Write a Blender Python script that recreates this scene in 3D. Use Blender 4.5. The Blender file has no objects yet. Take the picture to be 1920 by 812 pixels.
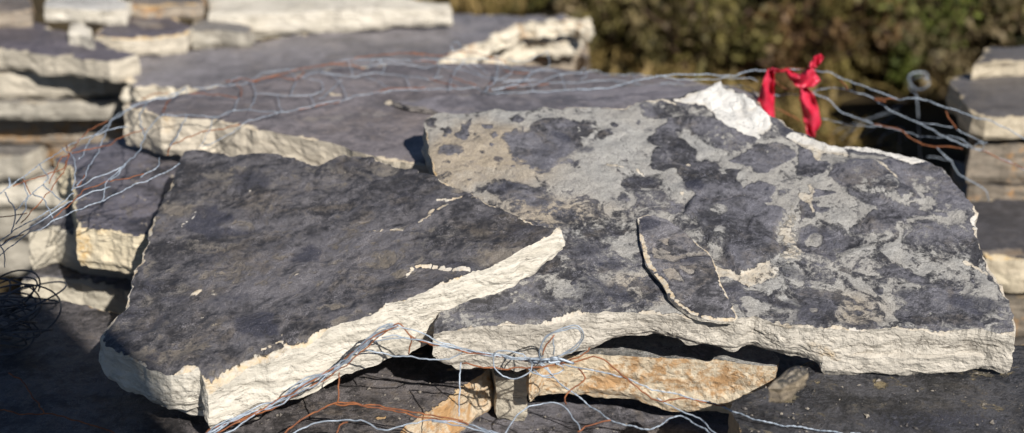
import bpy, math, random
import numpy as np
from mathutils import Vector
from mathutils.geometry import delaunay_2d_cdt
from mathutils.bvhtree import BVHTree

random.seed(7)
SC = bpy.context.scene
COL = SC.collection
R = math.radians

# ------------------------------------------------------------------ camera
CAM = np.array([0.0, 0.0, 1.09]); PITCH = R(24.0); LENS = 50.0
FPX = LENS / 36.0 * 1920.0
cd = bpy.data.cameras.new('camera'); cam = bpy.data.objects.new('camera', cd); COL.objects.link(cam)
cam.location = CAM; cam.rotation_euler = (R(90) - PITCH, 0, 0)
cd.lens = LENS; cd.sensor_width = 36.0; cd.clip_start = 0.05; cd.clip_end = 500
cd.dof.use_dof = True; cd.dof.focus_distance = 1.42; cd.dof.aperture_fstop = 3.0; cd.dof.aperture_blades = 8
SC.camera = cam

# ------------------------------------------------------------------ light
SUN_AZ, SUN_EL = R(31.0), R(38.0)          # to the right of straight behind the camera
sdir = Vector((math.sin(SUN_AZ) * math.cos(SUN_EL), -math.cos(SUN_AZ) * math.cos(SUN_EL), math.sin(SUN_EL)))
w = bpy.data.worlds.new('World'); SC.world = w; w.use_nodes = True
nt = w.node_tree; bg = nt.nodes['Background']
sky = nt.nodes.new('ShaderNodeTexSky'); sky.sky_type = 'NISHITA'; sky.sun_disc = False
sky.sun_elevation = SUN_EL; sky.sun_rotation = math.atan2(sdir.x, sdir.y)
sky.air_density = 0.75; sky.dust_density = 0.2; sky.ozone_density = 2.5; sky.altitude = 900
nt.links.new(sky.outputs['Color'], bg.inputs['Color']); bg.inputs['Strength'].default_value = 0.05
sl = bpy.data.lights.new('sun', 'SUN'); sl.energy = 5.0; sl.angle = R(0.53); sl.color = (1.0, 0.968, 0.92)
so = bpy.data.objects.new('sun', sl); COL.objects.link(so)
so.rotation_euler = sdir.to_track_quat('Z', 'Y').to_euler()
SC.view_settings.view_transform = 'Standard'; SC.view_settings.look = 'None'
SC.view_settings.exposure = 0.32; SC.view_settings.gamma = 1.0
SC.cycles.max_bounces = 6; SC.cycles.use_denoising = True

# ------------------------------------------------------------------ pixel <-> place
cp, sp = math.cos(PITCH), math.sin(PITCH)
def ray(px, py):
    u = (px - 960.0) / FPX; v = (406.0 - py) / FPX
    return np.array([u, cp + v * sp, -sp + v * cp])
def hit(px, py, pl):                                   # pl = (a, bx, by): z = a + bx*x + by*y
    r = ray(px, py); a, bx, by = pl
    t = (a - CAM[2]) / (r[2] - bx * r[0] - by * r[1])
    return CAM + t * r
def atY(px, py, Y):
    r = ray(px, py); return CAM + r * (Y / r[1])
def project(P):
    d = P - CAM
    z = d[:, 1] * cp - d[:, 2] * sp
    v = d[:, 1] * sp + d[:, 2] * cp
    return 960 + FPX * d[:, 0] / z, 406 - FPX * v / z

# ------------------------------------------------------------------ noise (numpy)
_rng = np.random.RandomState(3)
_perm = _rng.permutation(512); _perm = np.concatenate([_perm, _perm, _perm])
_g = _rng.normal(size=(512, 3)); _g /= np.linalg.norm(_g, axis=1)[:, None]
def noise(p):
    i = np.floor(p).astype(int); f = p - i; i &= 255
    u = f * f * f * (f * (f * 6 - 15) + 10)
    out = np.zeros(len(p))
    for dx in (0, 1):
        wx = u[:, 0] if dx else 1 - u[:, 0]
        for dy in (0, 1):
            wy = u[:, 1] if dy else 1 - u[:, 1]
            for dz in (0, 1):
                wz = u[:, 2] if dz else 1 - u[:, 2]
                h = _perm[_perm[_perm[i[:, 0] + dx] + i[:, 1] + dy] + i[:, 2] + dz]
                g = _g[h]
                out += wx * wy * wz * (g[:, 0] * (f[:, 0] - dx) + g[:, 1] * (f[:, 1] - dy) + g[:, 2] * (f[:, 2] - dz))
    return out * 1.5
def fbm(p, octv=4, gain=0.5):
    s = np.zeros(len(p)); a = 1.0; q = p.copy()
    for k in range(octv):
        s += a * noise(q); q = q * 2.03 + 17.3; a *= gain
    return s
def ledge(f):
    k = np.floor(f); r_ = f - k
    return (k + np.clip((r_ - 0.78) / 0.22, 0, 1)) * 0.5
def sstep(a, b, x):
    t = np.clip((x - a) / (b - a), 0, 1); return t * t * (3 - 2 * t)

# ------------------------------------------------------------------ painting masks onto stone
def poly_sd(x, y, pts):
    P = np.array(pts, float); n = len(P)
    inside = np.zeros(len(x), bool); d = np.full(len(x), 1e9)
    for k in range(n):
        a = P[k]; b = P[(k + 1) % n]
        c = ((a[1] > y) != (b[1] > y)) & (x < (b[0] - a[0]) * (y - a[1]) / (b[1] - a[1] + 1e-9) + a[0])
        inside ^= c
        e = b - a; t = np.clip(((x - a[0]) * e[0] + (y - a[1]) * e[1]) / (e @ e + 1e-9), 0, 1)
        d = np.minimum(d, np.hypot(x - a[0] - t * e[0], y - a[1] - t * e[1]))
    return np.where(inside, -d, d)
def line_d(x, y, pts):
    d = np.full(len(x), 1e9)
    for k in range(len(pts) - 1):
        a = np.array(pts[k], float); e = np.array(pts[k + 1], float) - a
        t = np.clip(((x - a[0]) * e[0] + (y - a[1]) * e[1]) / (e @ e + 1e-9), 0, 1)
        d = np.minimum(d, np.hypot(x - a[0] - t * e[0], y - a[1] - t * e[1]))
    return d
def apply_paint(items, X, chan):
    px, py = project(X)
    q = X * 38.0
    wx = px + 9 * fbm(q, 4); wy = py + 6 * fbm(q + 51.7, 4)
    for it in items:
        k, ch, val, soft = it[:4]
        if k == 'p':
            m = 1 - sstep(-soft, soft, poly_sd(wx, wy, it[4]))
        elif k == 'e':
            cx, cy, rx, ry = it[4:8]; an = R(it[8]) if len(it) > 8 else 0
            dx, dy = wx - cx, wy - cy
            ex = (dx * math.cos(an) + dy * math.sin(an)) / rx; ey = (-dx * math.sin(an) + dy * math.cos(an)) / ry
            m = 1 - sstep(1 - soft, 1 + soft, np.hypot(ex, ey))
        else:
            lw = 0.75 * soft * (0.7 + 0.8 * np.clip(fbm(X * 55.0 + 9, 2) + 0.3, 0, 1))
            m = 1 - sstep(0.4, 1.0, line_d(px + 2 * fbm(q, 2), py, it[4]) / lw)
        if ch == 'h':
            chan['h'] += val * m
        else:
            chan[ch] = chan[ch] * (1 - m) + val * m
def cropc(ox, oy, s):
    return lambda *pts: [(ox + p[0] / s, oy + p[1] / s) for p in pts]

# ------------------------------------------------------------------ materials
def N(nt, t, **kw):
    n = nt.nodes.new(t)
    for k, v in kw.items(): setattr(n, k, v)
    return n
def math_(nt, op, a, b=None, c=None, clamp=False):
    n = N(nt, 'ShaderNodeMath', operation=op); n.use_clamp = clamp
    for i, v in enumerate((a, b, c)):
        if v is None: continue
        if isinstance(v, (int, float)): n.inputs[i].default_value = v
        else: nt.links.new(v, n.inputs[i])
    return n.outputs[0]
def mix_(nt, f, a, b, bt='MIX'):
    n = N(nt, 'ShaderNodeMix', data_type='RGBA', blend_type=bt)
    for i, v in ((0, f), (6, a), (7, b)):
        if isinstance(v, (int, float)): n.inputs[i].default_value = v
        elif isinstance(v, tuple): n.inputs[i].default_value = (*v, 1)
        else: nt.links.new(v, n.inputs[i])
    return n.outputs[2]
def noise_(nt, co, scale, detail=6, rough=0.6, dist=0.0, sc=None):
    if sc is not None:
        m = N(nt, 'ShaderNodeMapping'); m.inputs['Scale'].default_value = sc; nt.links.new(co, m.inputs['Vector']); co = m.outputs[0]
    n = N(nt, 'ShaderNodeTexNoise'); nt.links.new(co, n.inputs['Vector'])
    n.inputs['Scale'].default_value = scale; n.inputs['Detail'].default_value = detail
    n.inputs['Roughness'].default_value = rough; n.inputs['Distortion'].default_value = dist
    return n.outputs[0]
def ramp_(nt, v, lo, hi):
    n = N(nt, 'ShaderNodeMapRange', interpolation_type='SMOOTHSTEP'); nt.links.new(v, n.inputs[0])
    n.inputs[1].default_value = lo; n.inputs[2].default_value = hi
    return n.outputs[0]

SLATE = (0.050, 0.047, 0.053); NAVY = (0.026, 0.027, 0.042); ASH = (0.245, 0.235, 0.21)
TAN = (0.24, 0.175, 0.115); CREAM = (0.60, 0.545, 0.455); CREAM2 = (0.42, 0.38, 0.315); RUSTY = (0.42, 0.22, 0.075)
PURPLE = (0.088, 0.074, 0.082)
def stone(name, top=SLATE, light=ASH, tan=TAN, fresh=CREAM, fresh2=CREAM2, stain=RUSTY, stain_amt=0.0,
          streak=1.0, zst=5.5, off=0.0, lightness=0.0, scale=1.0, bump=1.0, stain_scale=14.0):
    m = bpy.data.materials.new(name); m.use_nodes = True; nt = m.node_tree; L = nt.links.new
    bs = nt.nodes['Principled BSDF']
    tc = N(nt, 'ShaderNodeTexCoord'); mp = N(nt, 'ShaderNodeMapping'); mp.inputs['Location'].default_value = (off, off * 0.37, off * 0.71)
    L(tc.outputs['Object'], mp.inputs['Vector']); co = mp.outputs[0]
    at = N(nt, 'ShaderNodeAttribute', attribute_name='tint'); sx = N(nt, 'ShaderNodeSeparateColor'); L(at.outputs['Color'], sx.inputs[0])
    r, g, b, a = sx.outputs[0], sx.outputs[1], sx.outputs[2], at.outputs['Alpha']
    n1 = noise_(nt, co, 30 * scale, 8, 0.62, 1.3); n2 = noise_(nt, co, 150 * scale, 5, 0.65, 0.2)
    n3 = noise_(nt, co, 900, 2, 0.6); n0 = noise_(nt, co, 9 * scale, 5, 0.6, 0.8)
    ns = noise_(nt, co, 22, 6, 0.65, 0.4, sc=(0.35, 1.6, 1.0))
    # weathered face: dark slate with paler clay-coloured films
    c1 = math_(nt, 'SUBTRACT', n1, 0.5); c2 = math_(nt, 'SUBTRACT', n2, 0.5); cs = math_(nt, 'SUBTRACT', ns, 0.5); c3 = math_(nt, 'SUBTRACT', n3, 0.5)
    nb = noise_(nt, co, 62 * scale, 8, 0.72, 0.9)
    lm = math_(nt, 'MULTIPLY_ADD', c1, 1.9, math_(nt, 'MULTIPLY_ADD', c2, 1.0, math_(nt, 'MULTIPLY_ADD', c3, 0.3, math_(nt, 'ADD', r, lightness))))
    lm = ramp_(nt, lm, 0.34, 0.66)
    lc = mix_(nt, math_(nt, 'MULTIPLY', b, ramp_(nt, n0, 0.25, 0.6)), light, tan)
    lc = mix_(nt, math_(nt, 'MULTIPLY', ramp_(nt, math_(nt, 'MULTIPLY_ADD', c3, 0.5, nb), 0.42, 0.75), 0.75), lc, mix_(nt, 0.35, tuple(1.5 * v for v in top), lc))
    k_ = streak
    tl = tuple(v * (1 - 0.45 * k_) for v in top); th_ = tuple(min(1, v * (1 + 1.5 * k_)) for v in top)
    dv = math_(nt, 'MULTIPLY_ADD', cs, 0.7, math_(nt, 'MULTIPLY_ADD', c2, 0.7, math_(nt, 'MULTIPLY_ADD', c1, 0.8, n0)))
    dk = mix_(nt, ramp_(nt, dv, 0.30, 0.70), tl, th_)
    nw = noise_(nt, co, 17 * scale, 6, 0.65, 1.0)
    dk = mix_(nt, math_(nt, 'MULTIPLY', ramp_(nt, math_(nt, 'MULTIPLY_ADD', c2, 0.6, nw), 0.50, 0.72), 0.6 * k_), dk, (top[0] * 2.5, top[1] * 2.2, top[2] * 1.65))
    dk = mix_(nt, math_(nt, 'MULTIPLY', ramp_(nt, math_(nt, 'MULTIPLY_ADD', c3, 0.5, nb), 0.54, 0.74), 0.75 * k_), dk, tuple(min(1, 3.6 * v) for v in top))
    dk = mix_(nt, math_(nt, 'MULTIPLY', ramp_(nt, math_(nt, 'MULTIPLY_ADD', c3, -0.5, nb), 0.46, 0.30), 0.7 * k_), dk, tuple(0.45 * v for v in top))
    cc = mix_(nt, lm, dk, lc)
    nm = ramp_(nt, math_(nt, 'MULTIPLY_ADD', c2, 1.6, math_(nt, 'MULTIPLY_ADD', c1, 0.9, math_(nt, 'MULTIPLY_ADD', c3, 0.6, g))), 0.25, 0.85)
    nv = mix_(nt, ramp_(nt, n3, 0.60, 0.74), NAVY, (0.15, 0.15, 0.16))
    cc = mix_(nt, math_(nt, 'MULTIPLY', nm, 0.78), cc, nv)
    cc = mix_(nt, 1.0, cc, mix_(nt, ramp_(nt, n3, 0.25, 0.75), (0.60, 0.60, 0.60), (1.5, 1.5, 1.5)), 'MULTIPLY')
    # freshly broken stone
    st = noise_(nt, co, 16, 7, 0.68, 0.7, sc=(1.0, 1.0, zst))
    fc = mix_(nt, ramp_(nt, st, 0.36, 0.68), fresh, fresh2)
    fc = mix_(nt, ramp_(nt, noise_(nt, co, 70, 5, 0.7, 0.3, sc=(1, 1, 2.2)), 0.52, 0.78), fc, tuple(0.55 * v for v in fresh2))
    cr = noise_(nt, co, 9, 5, 0.6, 0.6, sc=(1.0, 1.0, 7.0))
    cr = math_(nt, 'SUBTRACT', 1.0, ramp_(nt, math_(nt, 'ABSOLUTE', math_(nt, 'SUBTRACT', cr, 0.5)), 0.002, 0.012))
    cr = math_(nt, 'MULTIPLY', cr, ramp_(nt, n0, 0.46, 0.56))
    fc = mix_(nt, math_(nt, 'MULTIPLY', cr, 0.75), fc, (0.08, 0.065, 0.05))
    if stain_amt > 0:
        sm = noise_(nt, co, stain_scale, 6, 0.7, 1.2); sm = math_(nt, 'ADD', sm, math_(nt, 'MULTIPLY', c2, 0.6))
        fc = mix_(nt, math_(nt, 'MULTIPLY', ramp_(nt, sm, 0.62 - 0.3 * stain_amt, 0.80 - 0.25 * stain_amt), 0.85), fc, stain)
    fc = mix_(nt, math_(nt, 'MULTIPLY', b, 0.9), fc, mix_(nt, ramp_(nt, n2, 0.3, 0.7), (0.62, 0.38, 0.12), fresh))
    fc = mix_(nt, math_(nt, 'MULTIPLY', g, ramp_(nt, n1, 0.2, 0.5)), fc, (0.68, 0.655, 0.61))
    fm = ramp_(nt, math_(nt, 'MULTIPLY_ADD', c2, 1.5, math_(nt, 'MULTIPLY_ADD', c1, 0.5, a)), 0.38, 0.56)
    cc = mix_(nt, fm, cc, fc)
    L(cc, bs.inputs['Base Color'])
    L(math_(nt, 'MULTIPLY_ADD', n2, 0.3, math_(nt, 'MULTIPLY_ADD', fm, 0.25, 0.40)), bs.inputs['Roughness'])
    bs.inputs['Specular IOR Level'].default_value = 0.5
    h = math_(nt, 'MULTIPLY_ADD', n1, 1.0, math_(nt, 'MULTIPLY_ADD', n2, 0.55, math_(nt, 'MULTIPLY', n3, 0.16)))
    h = math_(nt, 'ADD', h, math_(nt, 'MULTIPLY', lm, -0.45))
    h = math_(nt, 'ADD', h, math_(nt, 'MULTIPLY', math_(nt, 'MULTIPLY', st, fm), 0.9))
    h = math_(nt, 'ADD', h, math_(nt, 'MULTIPLY', ns, 0.5))
    bm = N(nt, 'ShaderNodeBump'); bm.inputs['Strength'].default_value = 0.85 * bump; bm.inputs['Distance'].default_value = 0.0042
    L(h, bm.inputs['Height']); L(bm.outputs[0], bs.inputs['Normal'])
    return m

def simple(name, col, rough=0.5, metal=0.0, var=0.0, col2=None, scale=60.0, spec=0.5):
    m = bpy.data.materials.new(name); m.use_nodes = True; nt = m.node_tree; bs = nt.nodes['Principled BSDF']
    tc = N(nt, 'ShaderNodeTexCoord'); n = noise_(nt, tc.outputs['Object'], scale, 5, 0.65)
    c = mix_(nt, ramp_(nt, n, 0.35, 0.65), col, col2 or tuple(v * (1 - var) for v in col))
    nt.links.new(c, bs.inputs['Base Color']); bs.inputs['Roughness'].default_value = rough; bs.inputs['Metallic'].default_value = metal
    bs.inputs['Specular IOR Level'].default_value = spec
    return m

# ------------------------------------------------------------------ object helpers
def tag(o, label, cat, group=None):
    o['label'] = label; o['category'] = cat
    if group: o['group'] = group
    return o
def mesh_obj(name, V, F, mat, parent=None, origin=None, tint=None, smooth=True):
    V = np.asarray(V, float)
    if origin is None: origin = np.zeros(3)
    me = bpy.data.meshes.new(name); me.from_pydata((V - origin).tolist(), [], [list(map(int, f)) for f in F])
    if smooth: me.polygons.foreach_set('use_smooth', np.ones(len(me.polygons), bool))
    if tint is not None:
        at = me.attributes.new('tint', 'FLOAT_COLOR', 'POINT'); at.data.foreach_set('color', np.asarray(tint, np.float32).ravel())
    me.materials.append(mat); me.update()
    o = bpy.data.objects.new(name, me); COL.objects.link(o); o.location = origin
    if parent is not None:
        o.parent = parent; o.location = Vector(origin) - parent.location
    return o
def empty(name, loc=(0, 0, 0)):
    o = bpy.data.objects.new(name, None); COL.objects.link(o); o.location = loc; o.empty_display_size = 0.05
    return o

STONES_V, STONES_F = [], []
def slab(name, pts, pl, th, mat, label=None, res=0.007, jit=0.003, flare=0.0, rough=0.004, relief=0.0015, seed=0,
         paint=(), parent=None, base=(0.12, 0.0, 0.2, 0.0), chip=0.004, undercut=0.004, group=None, steps=0.0):
    a, bx, by = pl
    P, T = [], []
    for p in pts:
        if p[0] == 'w': P.append((p[1], p[2])); T.append(p[3] if len(p) > 3 else th)
        else:
            h = hit(p[0], p[1], pl); P.append((h[0], h[1])); T.append(p[2] if len(p) > 2 else th)
    P = np.array(P); T = np.array(T)
    area = 0.5 * np.sum(P[:, 0] * np.roll(P[:, 1], -1) - np.roll(P[:, 0], -1) * P[:, 1])
    if area < 0: P = P[::-1]; T = T[::-1]
    ring, rt = [], []
    for k in range(len(P)):
        p, q = P[k], P[(k + 1) % len(P)]; n = max(1, int(math.ceil(np.linalg.norm(q - p) / res)))
        for i in range(n):
            t = i / n; ring.append(p + (q - p) * t); rt.append(T[k] * (1 - t) + T[(k + 1) % len(P)] * t)
    ring = np.array(ring); rt = np.array(rt)
    tan_ = np.roll(ring, -1, 0) - np.roll(ring, 1, 0); tan_ /= np.linalg.norm(tan_, axis=1)[:, None] + 1e-9
    nor = np.stack([tan_[:, 1], -tan_[:, 0]], 1)
    for _ in range(2): nor = (np.roll(nor, 1, 0) + nor * 2 + np.roll(nor, -1, 0)); nor /= np.linalg.norm(nor, axis=1)[:, None] + 1e-9
    s3 = np.array([seed * 3.1, seed * 1.7, seed * 2.3])
    q3 = np.column_stack([ring, np.zeros(len(ring))])
    calm = ring + nor * (jit * fbm(q3 * 30 + s3, 2, 0.5))[:, None]
    ring = ring + nor * (jit * (fbm(q3 * 30 + s3, 5, 0.62)))[:, None]
    # interior points
    lo, hi = ring.min(0), ring.max(0)
    gx, gy = np.meshgrid(np.arange(lo[0], hi[0], res), np.arange(lo[1], hi[1], res)); gx = gx + (np.arange(gx.shape[0]) % 2)[:, None] * res * 0.5
    G = np.column_stack([gx.ravel(), gy.ravel()]); rng = np.random.RandomState(seed + 11); G += rng.uniform(-0.22, 0.22, G.shape) * res
    sd = poly_sd(G[:, 0], G[:, 1], ring); G = G[sd < -0.55 * res]
    A2 = np.vstack([ring, G]); nr = len(ring)
    r = delaunay_2d_cdt([Vector(v) for v in A2], [(i, (i + 1) % nr) for i in range(nr)], [], 1, 1e-7)
    tv = np.array([(v.x, v.y) for v in r[0]]); tf = [f for f in r[2]]
    def plane(xy): return a + bx * xy[:, 0] + by * xy[:, 1]
    def height(xy):
        X = np.column_stack([xy, plane(xy)])
        ch = {'r': np.full(len(xy), base[0]), 'g': np.full(len(xy), base[1]), 'b': np.full(len(xy), base[2]), 'a': np.full(len(xy), base[3]), 'h': np.zeros(len(xy))}
        apply_paint(paint, X, ch)
        q = X.copy(); q[:, 2] = 0; q = q + s3
        h = relief * (fbm(q * 7, 3) + 0.5 * fbm(q * 26, 4, 0.6))
        if steps > 0:
            f = fbm(q * np.array([5.0, 8.0, 1]), 5, 0.55) * 3.0; fl = np.floor(f); h += steps * (fl + sstep(0.86, 1.0, f - fl)) * 0.5
        h += ch['h']
        return h, ch
    h, ch = height(tv)
    dr = np.abs(poly_sd(tv[:, 0], tv[:, 1], ring))
    X3 = np.column_stack([tv, plane(tv)])
    cn = np.clip(fbm(X3 * 24 + s3, 3) + 0.15, 0, 1); cw = chip * (0.3 + 3.0 * cn)
    cm = (1 - sstep(0, 1, dr / np.maximum(cw, 1e-5)))
    h = h - cm * cw * 0.55
    ch['a'] = np.maximum(ch['a'], sstep(0.12, 0.5, cm) * sstep(0.0, 0.25, cn) * (1 if chip > 0 else 0))
    V = [np.column_stack([tv, plane(tv) + h])]; F = list(tf); C = [np.column_stack([ch['r'], ch['g'], ch['b'], ch['a']])]
    base_i = len(tv)
    # sides
    hr, chr_ = height(ring); r3 = np.column_stack([ring, plane(ring)])
    cn = np.clip(fbm(r3 * 24 + s3, 3) + 0.15, 0, 1); hr = hr - chip * (0.3 + 3.0 * cn) * 0.55
    nz = max(3, int(round(th / res * 1.3)))
    ts = np.linspace(0, 1, nz + 1)
    rows = []
    for k, t in enumerate(ts):
        zz = plane(ring) + hr * (1 - t) - rt * t
        q = np.column_stack([calm, zz + 0.0015 * fbm(q3 * 9 + s3, 2)]) + s3
        o = flare * t + 0.62 * rough * (0.8 * ledge(fbm(q * np.array([13, 13, 34.0]), 4, 0.55) * 2.6) + 0.35 * ledge(fbm(q * np.array([30, 30, 110.0]) + 3, 3) * 2.0) + 0.32 * fbm(q * 130, 2)) * min(1.0, t * 3.0)
        o = o - undercut * sstep(0.8, 1.0, np.full(nr, t))
        zz = zz + (rough * 0.5 * fbm(q * 45, 2) if 0 < k < nz else 0) + (rough * 1.2 * fbm(q * 22 + 5, 4, 0.6) if k == nz else 0)
        bl = min(1.0, t * 3.5); rows.append(np.column_stack([ring * (1 - bl) + calm * bl + nor * o[:, None], zz]))
        V.append(rows[-1]); aa = np.full(nr, 1.0)
        C.append(np.column_stack([np.full(nr, base[0]), np.zeros(nr), np.zeros(nr), aa]))
    for k in range(nz):
        for i in range(nr):
            j = (i + 1) % nr; p0 = base_i + k * nr; p1 = p0 + nr
            F.append((p0 + i, p1 + i, p1 + j, p0 + j))
    # underside
    rb = rows[-1]
    r2 = delaunay_2d_cdt([Vector(v[:2]) for v in rb], [(i, (i + 1) % nr) for i in range(nr)], [], 1, 1e-7)
    if len(r2[0]) == nr:
        o0 = base_i + nz * nr
        F += [tuple(o0 + i for i in reversed(f)) for f in r2[2]]
    V = np.vstack(V); C = np.vstack(C)
    spx = [p for p in paint if p[0] in ('sp',)]
    org = np.array([V[:, 0].mean(), V[:, 1].mean(), V[:, 2].min()])
    o = mesh_obj(name, V, F, mat, parent, org, C)
    sm = np.ones(len(F), bool); sm[len(tf):] = False; o.data.polygons.foreach_set('use_smooth', sm)
    if label: 
        if parent is None: tag(o, label, 'stone', group)
        else: o['label'] = label
    n0 = sum(len(v) for v in STONES_V); STONES_V.append(V); STONES_F.extend([tuple(i + n0 for i in f) for f in F])
    return o
def side_paint(o, items):
    """stains on the broken faces, placed by pixel on the finished mesh (channel b of the tint)"""
    me = o.data; n = len(me.vertices); co = np.zeros(n * 3); me.vertices.foreach_get('co', co)
    X = co.reshape(-1, 3) + np.array(o.matrix_basis.translation) + (np.array(o.parent.location) if o.parent else 0)
    at = me.attributes['tint']; c = np.zeros(n * 4, np.float32); at.data.foreach_get('color', c); c = c.reshape(-1, 4)
    ch = {'r': c[:, 0].copy(), 'g': c[:, 1].copy(), 'b': c[:, 2].copy(), 'a': c[:, 3].copy(), 'h': np.zeros(n)}
    side = c[:, 3] > 0.9
    keep = {k: v.copy() for k, v in ch.items()}
    apply_paint(items, X, ch)
    for i, k in enumerate('rgba'): c[:, i] = np.where(side, ch[k], keep[k])
    at.data.foreach_set('color', c.ravel())

# ------------------------------------------------------------------ ground
def ground():
    n = 90; xs = np.concatenate([np.linspace(-60, -4, 15), np.linspace(-3.8, 4.2, n), np.linspace(4.5, 60, 15)])
    ys = np.concatenate([np.linspace(-30, -1, 8), np.linspace(-0.8, 8, n), np.linspace(8.5, 120, 18)])
    gx, gy = np.meshgrid(xs, ys); X = np.column_stack([gx.ravel(), gy.ravel(), np.zeros(gx.size)])
    X[:, 2] = 0.025 * fbm(X * 1.3, 4) - 0.012 + np.clip(X[:, 1] - 2.9, 0, 40) * 0.02
    W_ = len(xs); F = [(j * W_ + i, j * W_ + i + 1, (j + 1) * W_ + i + 1, (j + 1) * W_ + i) for j in range(len(ys) - 1) for i in range(W_ - 1)]
    m = simple('soil', (0.03, 0.022, 0.014), 0.95, col2=(0.075, 0.055, 0.028), scale=14, spec=0.1)
    o = mesh_obj('ground', X, F, m); o['kind'] = 'structure'
ground()

# ------------------------------------------------------------------ the two big slabs on top
def solve_plane(z0, Y0, sy, x0=0.0, sx=0.0): return (z0 - sy * Y0 - sx * x0, sx, sy)
PL_A = solve_plane(0.405, 1.158, 0.20, -0.293, 0.165)
PL_B = solve_plane(0.520, 1.550, 0.28)
c1 = cropc(780, 180, 3.383); c2 = cropc(1140, 160, 3.383); c3 = cropc(1140, 380, 3.383); c4 = cropc(1500, 260, 3.221); c5 = cropc(1500, 470, 3.221)
c6 = cropc(220, 270, 3.221); c7 = cropc(180, 500, 2.602); c8 = cropc(600, 290, 2.62)

paintA = [
    ('e', 'r', 0.30, 0.6, 520, 470, 240, 60, -12), ('e', 'r', 0.02, 0.6, 780, 385, 150, 35, 8), ('e', 'r', 0.30, 0.6, 800, 450, 130, 40, 0),
    ('e', 'r', 0.02, 0.5, 420, 300, 120, 18), ('e', 'r', 0.28, 0.5, 300, 620, 90, 40), ('e', 'b', 0.7, 0.6, 620, 400, 160, 60), ('e', 'b', 0.7, 0.6, 380, 640, 140, 50),
    ('p', 'g', 0.8, 8, c6((400, 490), (480, 370), (600, 350), (700, 440), (620, 480), (880, 490), (740, 530), (540, 550), (420, 520))),
    ('p', 'g', 0.5, 10, c6((650, 290), (740, 150), (850, 150), (930, 210), (900, 290), (700, 300))),
    ('p', 'g', 0.75, 8, c6((1000, 690), (1100, 620), (1250, 600), (1230, 720), (1080, 720))),
    ('p', 'g', 0.75, 10, c7((680, 260), (800, 220), (880, 240), (890, 360), (800, 370), (700, 340))),
    ('p', 'g', 0.6, 7, c7((240, 290), (320, 230), (380, 220), (360, 260), (290, 300))),
    ('p', 'g', 0.6, 7, c7((220, 430), (300, 410), (310, 480), (240, 490))),
    ('e', 'g', 0.5, 0.5, 330, 560, 40, 8), ('e', 'g', 0.5, 0.5, 440, 565, 45, 16),
    ('p', 'g', 0.5, 8, c8((360, 170), (560, 190), (640, 210), (450, 230))), ('p', 'g', 0.45, 9, c8((930, 330), (1150, 320), (1180, 350), (1000, 450), (900, 440))),
    ('p', 'g', 0.45, 9, c8((280, 620), (400, 600), (560, 590), (640, 620), (430, 700), (300, 760))), ('e', 'g', 0.5, 0.5, 870, 500, 55, 7), ('e', 'g', 0.4, 0.6, 620, 440, 60, 14), ('e', 'g', 0.35, 0.6, 700, 390, 70, 14),
    ('p', 'h', -0.002, 3, c6((400, 490), (480, 370), (600, 350), (700, 440), (620, 480), (880, 490), (740, 530), (540, 550), (420, 520))),
    ('p', 'h', 0.0025, 3, c8((400, 600), (460, 560), (540, 552), (740, 565), (900, 480), (900, 430), (500, 400), (250, 480))),
    ('p', 'h', 0.002, 3, c8((490, 335), (540, 300), (610, 260), (720, 200), (820, 230), (960, 300), (900, 380), (600, 400))),
    ('p', 'h', 0.002, 3, c6((480, 350), (640, 270), (730, 230), (760, 130), (600, 60), (400, 100), (330, 300))),
    ('e', 'a', 0.62, 0.5, 367, 552, 11, 6, -15), ('e', 'a', 0.40, 0.5, 379, 597, 11, 6), ('e', 'a', 0.38, 0.5, 407, 616, 9, 6), ('e', 'a', 0.45, 0.7, 403, 548, 14, 8), ('e', 'a', 0.5, 0.4, 530, 634, 8, 4),
    ('l', 'a', 1.5, 3.6, c8((420, 605), (440, 580), (470, 560), (540, 552), (600, 560), (730, 565))),
    ('l', 'a', 1.4, 3.3, c8((490, 335), (540, 310), (530, 290), (570, 280), (625, 250))), ('l', 'a', 0.9, 3.2, c8((580, 225), (640, 222), (700, 200))),
    ('l', 'a', 1.0, 4.5, c8((610, 105), (650, 130), (700, 160))), ('l', 'a', 1.0, 5.5, c8((745, 180), (780, 200), (815, 218))), ('l', 'a', 0.9, 3.2, c8((900, 262), (950, 285))),
    ('e', 'a', 0.6, 0.6, 885, 374, 9, 5), ('l', 'a', 0.5, 2.6, c8((45, 228), (120, 222))), ('l', 'a', 0.5, 2.6, c8((100, 690), (165, 680))), ('l', 'a', 0.7, 2.4, c8((240, 380), (330, 370), (410, 368))),
    ('e', 'a', 0.42, 0.7, 340, 482, 9, 7), ('l', 'a', 0.9, 3.0, c7((800, 415), (850, 395), (900, 375), (935, 390))),
    ('l', 'a', 0.7, 2.2, c6((400, 510), (390, 490), (450, 440), (480, 400))), ('l', 'b', 1.0, 3.0, c6((640, 280), (720, 235))),
    ('p', 'a', 1.0, 4, c7((500, 590), (560, 560), (640, 500), (720, 455), (800, 425), (900, 405), (1000, 370), (1100, 345), (1090, 385), (980, 430), (880, 490), (780, 540), (640, 600), (540, 625))),
    ('p', 'h', -0.006, 8, c7((500, 590), (560, 560), (640, 500), (720, 455), (800, 425), (900, 405), (1000, 370), (1100, 345), (1090, 405), (980, 450), (880, 500), (780, 560), (640, 620), (540, 645))),
    ('p', 'a', 1.0, 3, c7((370, 530), (440, 508), (490, 505), (505, 540), (495, 585), (430, 590), (380, 560))),
]
rs = random.Random(12)
for _ in range(70):                                    # small streaks and stains of the dark slab
    x, y = rs.uniform(220, 980), rs.uniform(300, 690); big = rs.random()
    paintA.insert(6, ('e', 'g', rs.uniform(0.22, 0.52), 0.6, x, y, 10 + 50 * big ** 2, 3 + 9 * big, rs.uniform(-28, 8)))
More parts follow.
